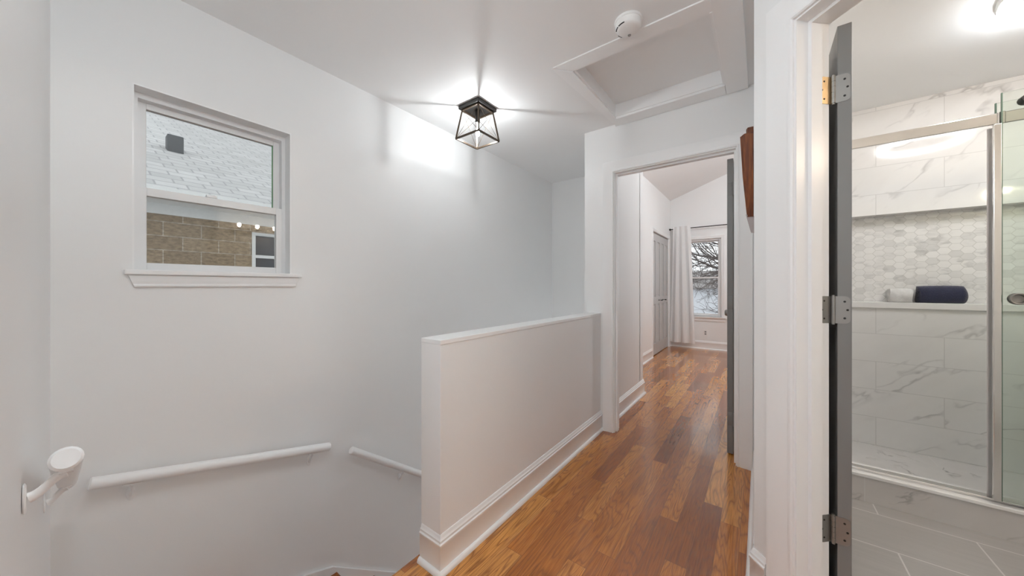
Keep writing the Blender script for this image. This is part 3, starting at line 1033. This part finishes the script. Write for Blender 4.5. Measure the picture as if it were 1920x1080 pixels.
# skirt boards
xs = XL + 0.018
SK = [(-0.03, -0.20), (0.50, -0.36), (0.774, -0.462), (0.955, -0.528), (1.385, -0.860), (3.58, -2.54)]
b = bmesh.new()
rows = []
for x in (XL + 0.001, xs):
    rows.append(([b.verts.new((x, y, z)) for y, z in SK], [b.verts.new((x, y, z - 0.32)) for y, z in SK]))
for i in range(len(SK) - 1):
    b.faces.new((rows[1][0][i], rows[1][0][i + 1], rows[1][1][i + 1], rows[1][1][i]))
    b.faces.new((rows[0][0][i], rows[0][0][i + 1], rows[1][0][i + 1], rows[1][0][i]))
mb = MB()
mb.join(b)
mb.obj('skirt_board', M['trim'], st)

# ------------------------------------------------------------------ handrails
def handrail(label, p, q, spots, into, drop=0.085, r=0.0225):
    """bar p->q; brackets at fractions; into = unit vector towards the wall; gap to wall"""
    p, q = Vector(p), Vector(q)
    into = Vector(into)
    rt = thing('handrail', label, 'handrail', p, group=None)
    d = (q - p)
    n = d.normalized()
    k = 0.004
    mb = MB().tube([(0, 0, 0), n * k, d - n * k, d], [r - k, r, r, r - k], 20)
    mb.obj('rail', M['trim'], rt, True)
    for f, gap in spots:
        c = d * f
        br = MB()
        w = c + into * gap                      # on the wall, below the rail
        base = Vector((w.x, w.y, c.z - drop))
        side = into.cross(Vector((0, 0, 1)))
        rotm = into.to_track_quat('-Z', 'Y').to_matrix().to_4x4()
        br.lathe([(0, 0), (0.013, 0), (0.014, 0.002), (0.012, 0.004), (0.0, 0.005)], Matrix.Translation(base) @ rotm @ Matrix.Diagonal((1, 2.0, 1, 1)), 18)
        pts = []
        for i in range(9):
            s = i / 8
            off = into * (gap - 0.006) * (1 - s)
            pts.append(c + off + Vector((0, 0, -drop + (drop - 0.023) * (3 * s * s - 2 * s ** 3))))
        br.tube(pts, [0.0068 - 0.002 * math.sin(PI * i / 8) for i in range(9)], 10, 1.5)
        br.bar(c - n * 0.026 + Vector((0, 0, -r - 0.002)), c + n * 0.026 + Vector((0, 0, -r - 0.002)), 0.017, 0.004)
        br.obj('bracket', M['trim'], rt, True)
    return rt


handrail('white round handrail on the window wall, below the window', (-2.016, 0.044, 0.422), (-2.016, 0.913, 0.227), ((0.125, 0.06), (0.90, 0.06)), (-1, 0, 0))
handrail('white round handrail dipping behind the low wall', (-2.016, 1.040, 0.155), (-2.016, 3.20, -1.43), ((0.176, 0.06), (0.85, 0.06)), (-1, 0, 0))
handrail('white handrail seen end-on above the stairs in the near corner', (-1.04, -0.003, 0.842), (-1.85, -0.003, 0.51), ((0.03, 0.047), (0.80, 0.042)), (0, -1, 0), 0.052, 0.0212)

# ------------------------------------------------------------------ lamp over the stairs
LX, LY = -1.617, 1.750
lamp = thing('ceiling_lamp', 'black square cage lamp with a bare bulb on the ceiling over the stairs', 'ceiling lamp', (LX, LY, ZC))
MB().box(-0.096, 0.096, -0.096, 0.096, -0.026, 0, 0.002).obj('canopy', M['black'], lamp)
tz, bz, th_, bh = -0.032, -0.235, 0.077, 0.108
wb = 0.0105
for hs, z in ((th_, tz), (bh, bz)):
    mb = MB()
    for i in range(4):
        a = [(-1, -1), (1, -1), (1, 1), (-1, 1)][i]
        c = [(1, -1), (1, 1), (-1, 1), (-1, -1)][i]
        mb.bar((a[0] * hs, a[1] * hs, z), (c[0] * hs, c[1] * hs, z), wb, wb)
    mb.obj('cage_ring', M['bronze'], lamp)
for a in ((-1, -1), (1, -1), (1, 1), (-1, 1)):
    MB().bar((a[0] * th_, a[1] * th_, tz), (a[0] * bh, a[1] * bh, bz), wb, wb, (a[0], a[1], 0)).obj('cage_post', M['bronze'], lamp)
for i in range(4):
    a = [(-1, -1), (1, -1), (1, 1), (-1, 1)][i]
    c = [(1, -1), (1, 1), (-1, 1), (-1, -1)][i]
    mb = MB()
    mb.tube([(a[0] * th_, a[1] * th_, tz), (c[0] * bh, c[1] * bh, bz)], 0.0014, 6)
    mb.tube([(c[0] * th_, c[1] * th_, tz), (a[0] * bh, a[1] * bh, bz)], 0.0014, 6)
    mb.obj('cross_wire', M['bronze'], lamp)
MB().tube([(0, 0, -0.026), (0, 0, -0.115)], 0.017, 20).obj('socket', M['black'], lamp, True)
MB().lathe([(0, -0.208), (0.008, -0.2065), (0.0128, -0.200), (0.014, -0.192), (0.0125, -0.180), (0.009, -0.165), (0.006, -0.145), (0.006, -0.116), (0, -0.116)], None, 20).obj('bulb', M['bulb'], lamp, True)

# ------------------------------------------------------------------ smoke detector
sd = thing('smoke_detector', 'round white smoke detector on the ceiling beside the attic hatch', 'smoke detector', (-0.510, 1.615, ZC))
MB().lathe([(0, 0), (0.062, 0), (0.064, -0.006), (0.062, -0.012), (0, -0.012)], None, 40).obj('base_plate', M['white_plastic'], sd, True)
mb = MB().lathe([(0.059, -0.012), (0.058, -0.034), (0.052, -0.042), (0.040, -0.046), (0, -0.048)], None, 40)
mb.obj('cover', M['white_plastic'], sd, True)
for a0_, a1_ in ((200, 218), (222, 229), (236, 270), (140, 165)):
    pts = [(0.0545 * math.cos(math.radians(a)), 0.0545 * math.sin(math.radians(a)), -0.0395) for a in range(a0_, a1_ + 1, 3)]
    if len(pts) > 1:
        MB().tube(pts, 0.0026, 6).obj('vent_slot', M['dark'], sd)
MB().lathe([(0, -0.0505), (0.006, -0.0505), (0.0075, -0.048), (0.0075, -0.044)], Matrix.Translation((-0.005, 0.034, 0)), 20).obj('test_button', M['grey_plastic'], sd, True)

# ------------------------------------------------------------------ attic hatch
ah = thing('attic_hatch', 'white framed attic hatch in the hall ceiling', 'attic hatch', (0, 0, ZC))
zt, zb = 0.0, -0.019
mb = MB().prism([(-0.975, 1.695), (AX0 - 0.004, 1.788), (AX0 + 0.012, 2.470), (-0.918, 2.588)], zb + 0.008, zt)
mb.obj('frame_board', M['trim'], ah)
mb = MB().prism([(-0.970, 1.695), (AX1 - 0.002, 1.695), (AX1 - 0.002, 1.788), (AX0 - 0.004, 1.788)], -0.007, zt)
mb.obj('frame_board', M['trim'], ah)
mb = MB().prism([(AX0 + 0.012, 2.470), (AX1 - 0.002, 2.470), (AX1 - 0.002, 2.588), (-0.918, 2.588)], zb - 0.001, zt)
mb.obj('frame_board', M['trim'], ah)
mb = MB().box(AX1, -0.062, 1.693, 2.585, zb - 0.002, zt, 0.001)
mb.obj('frame_board', M['trim'], ah)
mb = MB()
mb.box(AX0, AX0 + 0.012, AY0, AY1, -0.004, 0.13)
mb.box(AX1 - 0.012, AX1, AY0, AY1, -0.010, 0.13)
mb.box(AX0, AX1, AY0, AY0 + 0.012, -0.004, 0.13)
mb.box(AX0, AX1, AY1 - 0.012, AY1, -0.004, 0.13)
mb.obj('frame_lining', M['trim'], ah)
MB().box(AX0, AX1, AY0, AY1, 0.085, 0.10).obj('hatch_panel', M['ceiling'], ah)

# ------------------------------------------------------------------ carved wooden wall piece
wc = thing('wall_carving', 'narrow brown wooden carving with a grey pointed tip on the hall wall', 'wall carving', (XR, 1.74, 0))
for (y0, y1, zt_, dt_, db, nm) in ((-0.06, -0.03, 1.792, 0.049, 0.026, 0), (-0.03, 0.0, 1.808, 0.043, 0.023, 1), (0.0, 0.04, 1.842, 0.030, 0.018, 2), (0.04, 0.065, 1.765, 0.016, 0.012, 3)):
    b = bmesh.new()
    zb_ = 1.455
    ym = 0.005
    pts = []
    for z, d, sh in ((zb_, db, 0.55), ((zb_ + zt_) / 2, (dt_ + db) / 2 + 0.003, 0.85), (zt_, dt_, 1.0)):
        ya_, yb2 = ym + (y0 - ym) * sh, ym + (y1 - ym) * sh
        pts.append([b.verts.new(v) for v in ((-0.004, ya_, z), (-d * 0.8, ya_, z), (-d, (ya_ + yb2) / 2, z), (-d * 0.85, yb2, z), (-0.004, yb2, z))])
    for A, B in zip(pts, pts[1:]):
        for i in range(5):
            b.faces.new((A[i], A[(i + 1) % 5], B[(i + 1) % 5], B[i]))
    b.faces.new(pts[0])
    b.faces.new(pts[-1])
    bmesh.ops.recalc_face_normals(b, faces=b.faces)
    mb = MB()
    mb.join(b)
    mb.obj('slat', M['carve'], wc)
b = bmesh.new()
top = [b.verts.new(v) for v in ((0, -0.026, 1.456), (-0.030, -0.028, 1.466), (-0.024, 0.034, 1.460), (0, 0.036, 1.456))]
bot = [b.verts.new(v) for v in ((0, -0.006, 1.39), (-0.013, -0.008, 1.392), (-0.012, 0.016, 1.392), (0, 0.018, 1.39))]
for i in range(4):
    b.faces.new((top[i], top[(i + 1) % 4], bot[(i + 1) % 4], bot[i]))
b.faces.new(top)
b.faces.new(bot)
bmesh.ops.recalc_face_normals(b, faces=b.faces)
mb = MB()
mb.join(b)
mb.obj('tip', M['pewter'], wc)['label'] = 'grey pointed tip'

# ------------------------------------------------------------------ shower enclosure
GY = 2.628
track = tag(MB().box(0.18, 1.88, 2.606, 2.650, 0.152, 0.166, 0.002).obj('shower_track', M['chrome']), 'bright metal sill track on the marble shower curb', 'shower track')
rail_t = thing('shower_rail', 'flat polished metal rail running across the top of the shower', 'shower rail', (0, 2.600, 1.946))
MB().box(0.18, 1.88, -0.006, 0.006, -0.026, 0.026, 0.003).obj('rail', M['chrome'], rail_t)
MB().box(0.885, 0.905, -0.012, 0.024, -0.027, 0.027, 0.002).obj('glass_clamp', M['chrome'], rail_t)
fixed = thing('shower_screen', 'fixed clear glass panel behind the sliding shower door', 'shower glass', (0, 2.634, 0))
MB().box(0.894, 1.88, -0.004, 0.004, 0.160, 2.03).obj('glass_pane', M['shower_glass'], fixed)
MB().box(0.890, 0.894, -0.004, 0.004, 0.160, 2.03).obj('glass_edge', M['glass_edge'], fixed)
MB().box(0.868, 0.890, -0.006, 0.006, 0.160, 1.915, 0.002).obj('edge_seal', M['seal'], fixed)
slide = thing('shower_door', 'sliding glass shower door with a round metal pull', 'shower door', (0, 2.580, 0))
MB().box(0.892, 1.70, -0.004, 0.004, 0.172, 2.055).obj('glass_pane', M['shower_glass'], slide)
MB().box(0.889, 0.892, -0.004, 0.004, 0.172, 2.055).obj('glass_edge', M['glass_edge'], slide)
MB().box(0.866, 0.889, -0.007, 0.007, 0.172, 1.915, 0.002).obj('edge_seal', M['chrome'], slide)
kn = MB().lathe([(0.017, 0.004), (0.024, 0.006), (0.027, 0.002), (0.027, -0.016), (0.024, -0.020), (0.020, -0.019), (0.017, -0.006), (0.0, -0.005)],
                Matrix.Translation((0.932, 0.0, 1.106)) @ Matrix.Rotation(-PI / 2, 4, 'X') @ Matrix.Rotation(PI, 4, 'X') @ Matrix.Rotation(PI, 4, 'X'), 28)
kn.obj('pull', M['nickel'], slide, True)
for x in (0.958, 1.62):
    MB().tube([(x, -0.022, 2.005), (x, 0.02, 2.005)], [0.020, 0.020], 24).obj('roller', M['black'], slide, True)

# ------------------------------------------------------------------ towels in the niche
def rolled_towel(name, label, m, x0, x1, yc, zb0, ry, rz, seed):
    rnd = random.Random(seed)
    b = bmesh.new()
    n, k = 14, 28
    rings = []
    for i in range(n + 1):
        f = i / n
        x = x0 + (x1 - x0) * f
        e = 1.0 - 0.05 * (abs(2 * f - 1) ** 8)
        ring = []
        for j in range(k):
            a = 2 * PI * j / k
            wob = 1 + 0.02 * math.sin(3 * a + 5 * f) + rnd.uniform(-0.012, 0.012)
            z = math.sin(a) * rz * e * wob
            y = math.cos(a) * ry * e * wob
            z = max(z, -rz * 0.93)
            ring.append(b.verts.new((x + (0.004 * math.sin(2 * a + seed) if i in (0, n) else 0), yc + y, zb0 + rz * 0.93 + z)))
        rings.append(ring)
    for A, B in zip(rings, rings[1:]):
        for j in range(k):
            b.faces.new((A[j], A[(j + 1) % k], B[(j + 1) % k], B[j]))
    # spiral look: ends sink in ring by ring
    for end, sgn in ((rings[0], 1), (rings[-1], -1)):
        prev = end
        for s, dx in ((0.78, 0.006), (0.74, 0.0), (0.5, 0.008), (0.46, 0.002), (0.2, 0.010)):
            cx = sum(v.co.x for v in end) / k
            cy = sum(v.co.y for v in end) / k
            cz = sum(v.co.z for v in end) / k
            new = [b.verts.new((v.co.x + sgn * dx, cy + (v.co.y - cy) * s, cz + (v.co.z - cz) * s)) for v in end]
            for j in range(k):
                b.faces.new((prev[j], prev[(j + 1) % k], new[(j + 1) % k], new[j]))
            prev = new
        b.faces.new(prev)
    bmesh.ops.recalc_face_normals(b, faces=b.faces)
    mb = MB()
    mb.join(b)
    o = mb.obj(name, m)
    for f in o.data.polygons:
        f.use_smooth = True
    return tag(o, label, 'towel')


rolled_towel('towel', 'rolled navy blue towel on the shower niche ledge', M['navy'], 0.862, 1.062, YB + 0.038, NZ0, 0.046, 0.060, 1)
rolled_towel('towel', 'small rolled white washcloth beside the navy towel', M['white_terry'], 0.727, 0.836, YB + 0.036, NZ0, 0.042, 0.050, 4)

# ------------------------------------------------------------------ bathroom lights
rl = thing('ring_light', 'glowing ring lamp with a dark centre on the bathroom ceiling', 'ceiling lamp', (1.12, 2.46, ZC))
MB().lathe([(0, 0), (0.272, 0), (0.274, -0.02), (0.27, -0.03)], None, 64).obj('housing', M['white_plastic'], rl, True)
MB().lathe([(0.222, -0.028), (0.222, -0.042), (0.232, -0.050), (0.255, -0.050), (0.268, -0.042), (0.268, -0.029)], None, 64).obj('diffuser', M['ring'], rl, True)
MB().lathe([(0, -0.034), (0.212, -0.036), (0.221, -0.028)], None, 64).obj('centre_disc', M['grey_plastic'], rl, True)['label'] = 'dark grey centre disc'
vl = thing('vanity_lamp', 'bath mirror lamp of three warm bulbs on a metal bar', 'wall lamp', (1.898, 1.72, 1.99))
MB().box(-0.02, 0, -0.30, 0.30, -0.035, 0.035, 0.004).obj('back_plate', M['nickel'], vl)
for dy in (-0.22, 0.0, 0.22):
    MB().tube([(-0.02, dy, 0), (-0.085, dy, 0), (-0.09, dy, 0.02)], 0.008, 10).obj('arm', M['nickel'], vl, True)
    MB().lathe([(0, 0.0), (0.018, 0.002), (0.018, 0.028), (0, 0.03)], Matrix.Translation((-0.09, dy, 0.012)), 16).obj('socket', M['nickel'], vl, True)
    MB().lathe([(0.0, 0.04), (0.011, 0.041), (0.022, 0.065), (0.024, 0.082), (0.018, 0.098), (0, 0.105)], Matrix.Translation((-0.09, dy, 0.0)), 18).obj('bulb', M['vbulb'], vl, True)

# unseen hanging globes added as fill light: hall (above the camera) and bedroom
for lab, loc, drop, g in (('added white fill globe out of view under the flat hall ceiling', (-0.38, 0.07, ZC), 0.28, 'hallfill'),
                          ('added white fill globe out of view under the flat ceiling of the back hall', (0.40, -1.60, ZC), 0.32, 'hallfill'),
                          ('added white fill globe out of view under the sloped bedroom ceiling', (0.50, 4.6, 2.765 + 0.39 * 2.06 - 0.02), 0.70, 'bedfill')):
    fl = thing('fill_globe', lab, 'ceiling lamp', loc)
    MB().lathe([(0, -0.0005), (0.055, -0.0005), (0.055, -0.012), (0.03, -0.022), (0, -0.022)], None, 28).obj('canopy', M['nickel'], fl, True)
    MB().tube([(0, 0, -0.02), (0, 0, -drop + 0.10)], 0.007, 10).obj('stem', M['nickel'], fl, True)
    prof_ = [(0.115 * math.sin(PI * k / 16), -drop + 0.115 * math.cos(PI * k / 16)) for k in range(17)]
    MB().lathe(prof_, None, 32).obj('globe', M[g], fl, True)

sl = thing('stair_fill_globe', 'added white fill globe, unseen on the wall at the foot of the stairs', 'wall lamp', (-1.60, 3.607, -0.60))  # added out of view to brighten the stairwell walls
MB().lathe([(0, 0), (0.06, 0), (0.06, 0.012), (0, 0.02)], Matrix.Rotation(PI / 2, 4, 'X'), 28).obj('back_plate', M['nickel'], sl, True)
MB().tube([(0, -0.012, 0), (0, -0.10, 0)], 0.012, 12).obj('arm', M['nickel'], sl, True)
MB().lathe([(0.085 * math.sin(PI * k / 16), 0.085 * math.cos(PI * k / 16)) for k in range(17)], Matrix.Translation((0, -0.17, 0)), 28).obj('globe', M['stairfill'], sl, True)

# ------------------------------------------------------------------ bedroom: closet doors, open door, window, curtain, outlet
cd = struct(thing('door_3', 'grey panelled bifold closet doors in the bedroom', None, (BX - 0.03, 0, 0)))
for i in range(4):
    y0 = 5.722 + i * 0.2895
    y1 = y0 + 0.2875
    mb = MB()
    x0, x1 = -0.012, 0.020
    s_ = 0.062
    rails = [(0.012, 0.20), (0.86, 0.98), (1.92, 2.045)]
    mb.box(x0, x1, y0, y0 + s_, 0.012, 2.045, 0.001)
    mb.box(x0, x1, y1 - s_, y1, 0.012, 2.045, 0.001)
    for a, c in rails:
        mb.box(x0, x1, y0 + s_, y1 - s_, a, c, 0.001)
    leaf = mb.obj('door_leaf', M['closet_grey'], cd)
    for a, c in ((0.20, 0.86), (0.98, 1.92)):
        pm = MB().box(x0 + 0.004, x1 - 0.014, y0 + s_, y1 - s_, a, c)
        pm.box(x0 + 0.008, x1 - 0.004, y0 + s_ + 0.028, y1 - s_ - 0.028, a + 0.03, c - 0.03, 0.008)
        pm.obj('raised_panel', M['closet_grey'], leaf)
    if i in (1, 2):
        kp = (x1, (y0 + y1) / 2, 0.918)
        knob_lathe(MB(), Matrix.Translation(kp) @ Matrix.Rotation(PI / 2, 4, 'Y'), 0.32).obj('knob', M['black'], leaf, True)
mb = MB().sweep([(5.713, 0), (5.713, 2.062), (6.887, 2.062), (6.887, 0)], [(d * 0.66, h) for d, h in CAS], lambda p, h: Vector((BX + h, p.x, p.y)))
struct(mb.obj('trim_8', M['trim'], smooth=True), 'white casing round the closet doors')
mb = MB().box(BX - 0.30, BX - 0.06, 5.6, 7.0, 0, 2.2)
struct(mb.obj('wall_closet', M['dark']))

d4 = struct(thing('door_4', 'grey door folded back against the bedroom wall', None, (BX + 0.006, 4.15, 0)))
MB().box(0, 0.035, 0, 0.80, 0.012, 2.03, 0.0015).obj('door_slab', M['door_grey'], d4)
knob_lathe(MB(), Matrix.Translation((0.035, 0.06, 0.93)) @ Matrix.Rotation(PI / 2, 4, 'Y'), 0.8).obj('knob', M['nickel'], d4, True)


def hung_window(name, x0, x1, z0, z1, label):
    w = struct(thing(name, label, None, (0, BY, 0)))
    mb = MB()
    mb.box(x0 - 0.001, x0 + 0.03, 0.03, 0.11, z0, z1)
    mb.box(x1 - 0.03, x1 + 0.001, 0.03, 0.11, z0, z1)
    mb.box(x0 + 0.03, x1 - 0.03, 0.03, 0.11, z1 - 0.03, z1)
    mb.box(x0 + 0.03, x1 - 0.03, 0.03, 0.11, z0, z0 + 0.03)
    mb.obj('window_frame', M['vinyl'], w)
    zm = (z0 + z1) / 2
    for nm, ya, yb3, za, zb3 in (('lower_sash', 0.045, 0.07, z0 + 0.03, zm + 0.015), ('upper_sash', 0.075, 0.10, zm - 0.015, z1 - 0.03)):
        s = MB()
        s.box(x0 + 0.03, x0 + 0.055, ya, yb3, za, zb3)
        s.box(x1 - 0.055, x1 - 0.03, ya, yb3, za, zb3)
        s.box(x0 + 0.055, x1 - 0.055, ya, yb3, za, za + 0.024)
        s.box(x0 + 0.055, x1 - 0.055, ya, yb3, zb3 - 0.024, zb3)
        so = s.obj(nm, M['vinyl'], w)
        ym_ = (ya + yb3) / 2
        MB().box(x0 + 0.052, x1 - 0.052, ym_ - 0.002, ym_ + 0.002, za + 0.022, zb3 - 0.022).obj('pane', M['pane'], so)
    MB().sweep([(x0, z0), (x0, z1), (x1, z1), (x1, z0)], [(d * 0.66, h) for d, h in CAS], lambda p, h: Vector((p.x, -h, p.y))).obj('window_casing', M['trim'], w, True)
    MB().box(x0 - 0.08, x1 + 0.08, -0.045, 0.05, z0 - 0.022, z0, 0.004).obj('window_stool', M['trim'], w)
    MB().box(x0 - 0.06, x1 + 0.06, -0.016, 0, z0 - 0.082, z0 - 0.022, 0.003).obj('window_apron', M['trim'], w)
    return w


hung_window('window_2', BWX0, BWX1, BWZ0, BWZ1, 'bedroom window showing bare tree branches')
hung_window('window_3', 0.3, 1.4, 0.6, 2.03, 'second bedroom window, out to the right of the first')

rod = thing('curtain_rod', 'thin black curtain rod over the bedroom window', 'curtain rod', (0, 6.935, 2.245))
MB().tube([(-1.375, 0, 0), (1.75, 0, 0)], 0.0085, 12).obj('pole', M['black'], rod, True)
MB().lathe([(0, 0), (0.012, 0.002), (0.019, 0.012), (0.019, 0.024), (0.012, 0.034), (0, 0.036)], Matrix.Translation((-1.375, 0, 0)) @ Matrix.Rotation(-PI / 2, 4, 'Y'), 16).obj('finial', M['black'], rod, True)
for x in (-1.335, 1.70):
    mb = MB().bar((x, 0, 0), (x, 0.094, 0), 0.010, 0.010)
    mb.box(x - 0.010, x + 0.010, 0.088, 0.0945, -0.03, 0.03)
    mb.obj('bracket', M['black'], rod)

# curtain: gathered at the rod, flaring to the floor
b = bmesh.new()
NU, NV = 120, 40
grid = []
for j in range(NV + 1):
    f = j / NV                       # 0 top
    z = 2.285 - f * 2.185
    xa = -1.335 + (-1.392 + 1.335) * f ** 1.4
    xb = -1.045 + (0.085) * f ** 0.9 + 0.0 * f
    row = []
    for i in range(NU + 1):
        u = i / NU
        ph = u * 2 * PI * 3.2
        amp = 0.014 + 0.012 * f
        x = xa + (xb - xa) * (u + 0.010 * math.sin(ph * 2 + 3 * f))
        y = 6.9105 + amp * math.sin(ph + 0.9 * math.sin(2.2 * f + u * 3)) + 0.012 * f * math.sin(ph * 0.43 + 1) - 0.02 * f
        row.append(b.verts.new((x, min(y, 6.9255 if f < 0.04 else 6.995), z)))
    grid.append(row)
for A, B in zip(grid, grid[1:]):
    for i in range(NU):
        b.faces.new((A[i], A[i + 1], B[i + 1], B[i]))
mb = MB()
mb.join(b)
cur = mb.obj('curtain', M['sheer'])
for f in cur.data.polygons:
    f.use_smooth = True
tag(cur, 'sheer white curtain gathered at the left of the bedroom window', 'curtain')

ol = thing('wall_outlet', 'white wall outlet under the bedroom window', 'outlet', (-0.812, BY, 0.30))
MB().box(-0.036, 0.036, -0.006, 0, -0.058, 0.058, 0.002).obj('cover_plate', M['white_plastic'], ol)
for z in (-0.02, 0.02):
    MB().box(-0.014, 0.014, -0.0085, -0.005, z - 0.014, z + 0.014, 0.002).obj('socket', M['grey_plastic'], ol)

# ------------------------------------------------------------------ outdoors: house next door
nb = thing('neighbour_house', 'tan block house with pale shingle roof outside the stair window', 'house', (-6.85, 0, 0))
mb = MB()
holes(mb, -5, 9, -4.0, 2.33, [(1.845, 2.75, 1.15, 2.07)], lambda a, c, d, e: mb.box(-0.25, 0, a, c, d, e))
mb.obj('wall', M['block'], nb)
# window of the house
wy0, wy1, wz0, wz1 = 1.845, 2.75, 1.15, 2.07
mb = MB()
mb.box(-0.10, 0.01, wy0, wy0 + 0.05, wz0, wz1)
mb.box(-0.10, 0.01, wy1 - 0.05, wy1, wz0, wz1)
mb.box(-0.10, 0.01, wy0 + 0.05, wy1 - 0.05, wz1 - 0.05, wz1)
mb.box(-0.10, 0.01, wy0 + 0.05, wy1 - 0.05, wz0, wz0 + 0.05)
mb.box(-0.10, 0.005, wy0 + 0.05, wy1 - 0.05, 1.64, 1.69)
hwf = mb.obj('window_frame', M['fascia'], nb)
MB().box(-0.085, -0.08, wy0 + 0.04, wy1 - 0.04, wz0 + 0.04, wz1 - 0.04).obj('pane', M['nbglass'], hwf)
MB().box(0.0, 0.025, -5, 9, 2.19, 2.33).obj('frieze_board', M['fascia'], nb)
# soffit, fascia, gutter
MB().box(-0.2, 0.42, -5, 9, 2.33, 2.36).obj('soffit', M['fascia'], nb)
MB().box(0.40, 0.43, -5, 9, 2.33, 2.50).obj('fascia', M['fascia'], nb)
gut = MB().sweep([(0.43, 2.37), (0.53, 2.37), (0.55, 2.42), (0.55, 2.47)], [(0, 0), (0.004, 0), (0.004, 14), (0, 14)], lambda p, h: Vector((p.x, -5 + h, p.y)))
gut.obj('gutter', M['fascia'], nb)
b = bmesh.new()
q = [(0.48, 2.48), (-7.2, 2.48 + 0.5 * 7.68), (-7.2, 2.38 + 0.5 * 7.68), (0.48, 2.44)]
v0 = [b.verts.new((x, -5, z)) for x, z in q]
v1 = [b.verts.new((x, 9, z)) for x, z in q]
for i in range(4):
    b.faces.new((v0[i], v0[(i + 1) % 4], v1[(i + 1) % 4], v1[i]))
b.faces.new(v0)
b.faces.new(v1[::-1])
bmesh.ops.recalc_face_normals(b, faces=b.faces)
mb = MB()
mb.join(b)
mb.obj('roof', M['shingle'], nb)
vx = -1.95
vz = 2.48 + 0.5 * (0.48 - vx)
mb = MB().box(vx - 0.11, vx + 0.11, 1.08, 1.30, vz - 0.12, vz + 0.27, 0.02)
mb.obj('roof_vent', M['vent'], nb)

# bare tree beyond the bedroom window
tr = thing('tree', 'bare branching tree outside the bedroom window', 'tree', (0, 0, 0))
rt_ = random.Random(11)
trunk = MB().tube([(0.9, 12.6, -3.6), (0.75, 12.5, -1.0), (0.45, 12.4, 1.0), (0.15, 12.3, 2.6), (0.2, 12.3, 5.2)], [0.24, 0.20, 0.17, 0.14, 0.07], 10)
trunk.obj('trunk', M['bark'], tr, True)


def grow(mb, p, d, r, length, depth):
    pts, rs = [p.copy()], [r]
    n = 6
    for i in range(n):
        d = (d + Vector((rt_.uniform(-.22, .22), rt_.uniform(-.2, .2), rt_.uniform(-.2, .24)))).normalized()
        p = p + d * length / n
        pts.append(p.copy())
        rs.append(r * (1 - 0.75 * (i + 1) / n))
        if depth > 0 and i > 0:
            for _ in range(2 if depth > 1 else 3):
                nd_ = (d + Vector((rt_.uniform(-.9, .9), rt_.uniform(-.6, .6), rt_.uniform(-.8, .9)))).normalized()
                grow(mb, p.copy(), nd_, max(0.006, rs[-1] * 0.55), length * rt_.uniform(.38, .6), depth - 1)
    mb.tube(pts, [max(0.004, x) for x in rs], 6)


for p, d, r, L in (((0.38, 12.4, 1.2), (-1, -0.25, 0.15), 0.075, 2.6), ((0.25, 12.35, 2.1), (-1, -0.1, 0.05), 0.065, 2.8), ((0.5, 12.4, 0.5), (-0.95, -0.2, -0.25), 0.055, 2.4),
                   ((0.15, 12.3, 2.7), (-0.8, 0.1, 0.5), 0.07, 2.2), ((0.4, 12.4, 1.4), (0.9, 0, 0.4), 0.08, 2.4), ((0.6, 12.4, 0.0), (-0.9, 0.2, -0.1), 0.05, 2.4), ((0.3, 12.35, 1.7), (-1, 0.2, 0.3), 0.055, 2.6), ((0.3, 12.4, 1.9), (-1, -0.4, -0.35), 0.05, 2.5), ((0.45, 12.4, 0.9), (-1, 0.3, 0.05), 0.045, 2.4)):
    mb = MB()
    grow(mb, Vector(p), Vector(d).normalized(), r, L, 2)
    mb.obj('branch', M['bark'], tr, True)

fh = thing('far_house', 'pale house with a low grey roof beyond the bare tree', 'house', (0, 27, 0))
MB().box(-11, 6, 0, 7, -3.6, 1.05).obj('wall', M['siding'], fh)
mb = MB().prism([(-0.4, 1.02), (3.5, 2.35), (7.4, 1.02), (7.4, 0.95), (-0.4, 0.95)], -11.4, 6.4, Matrix(((0, 0, 1, 0), (1, 0, 0, 0), (0, 1, 0, 0), (0, 0, 0, 1))))
mb.obj('roof', M['farroof'], fh)
mb = MB().box(-60, 60, -30, 90, -3.75, -3.6)
struct(mb.obj('ground', M['snow']), 'pale wintry ground between the houses')
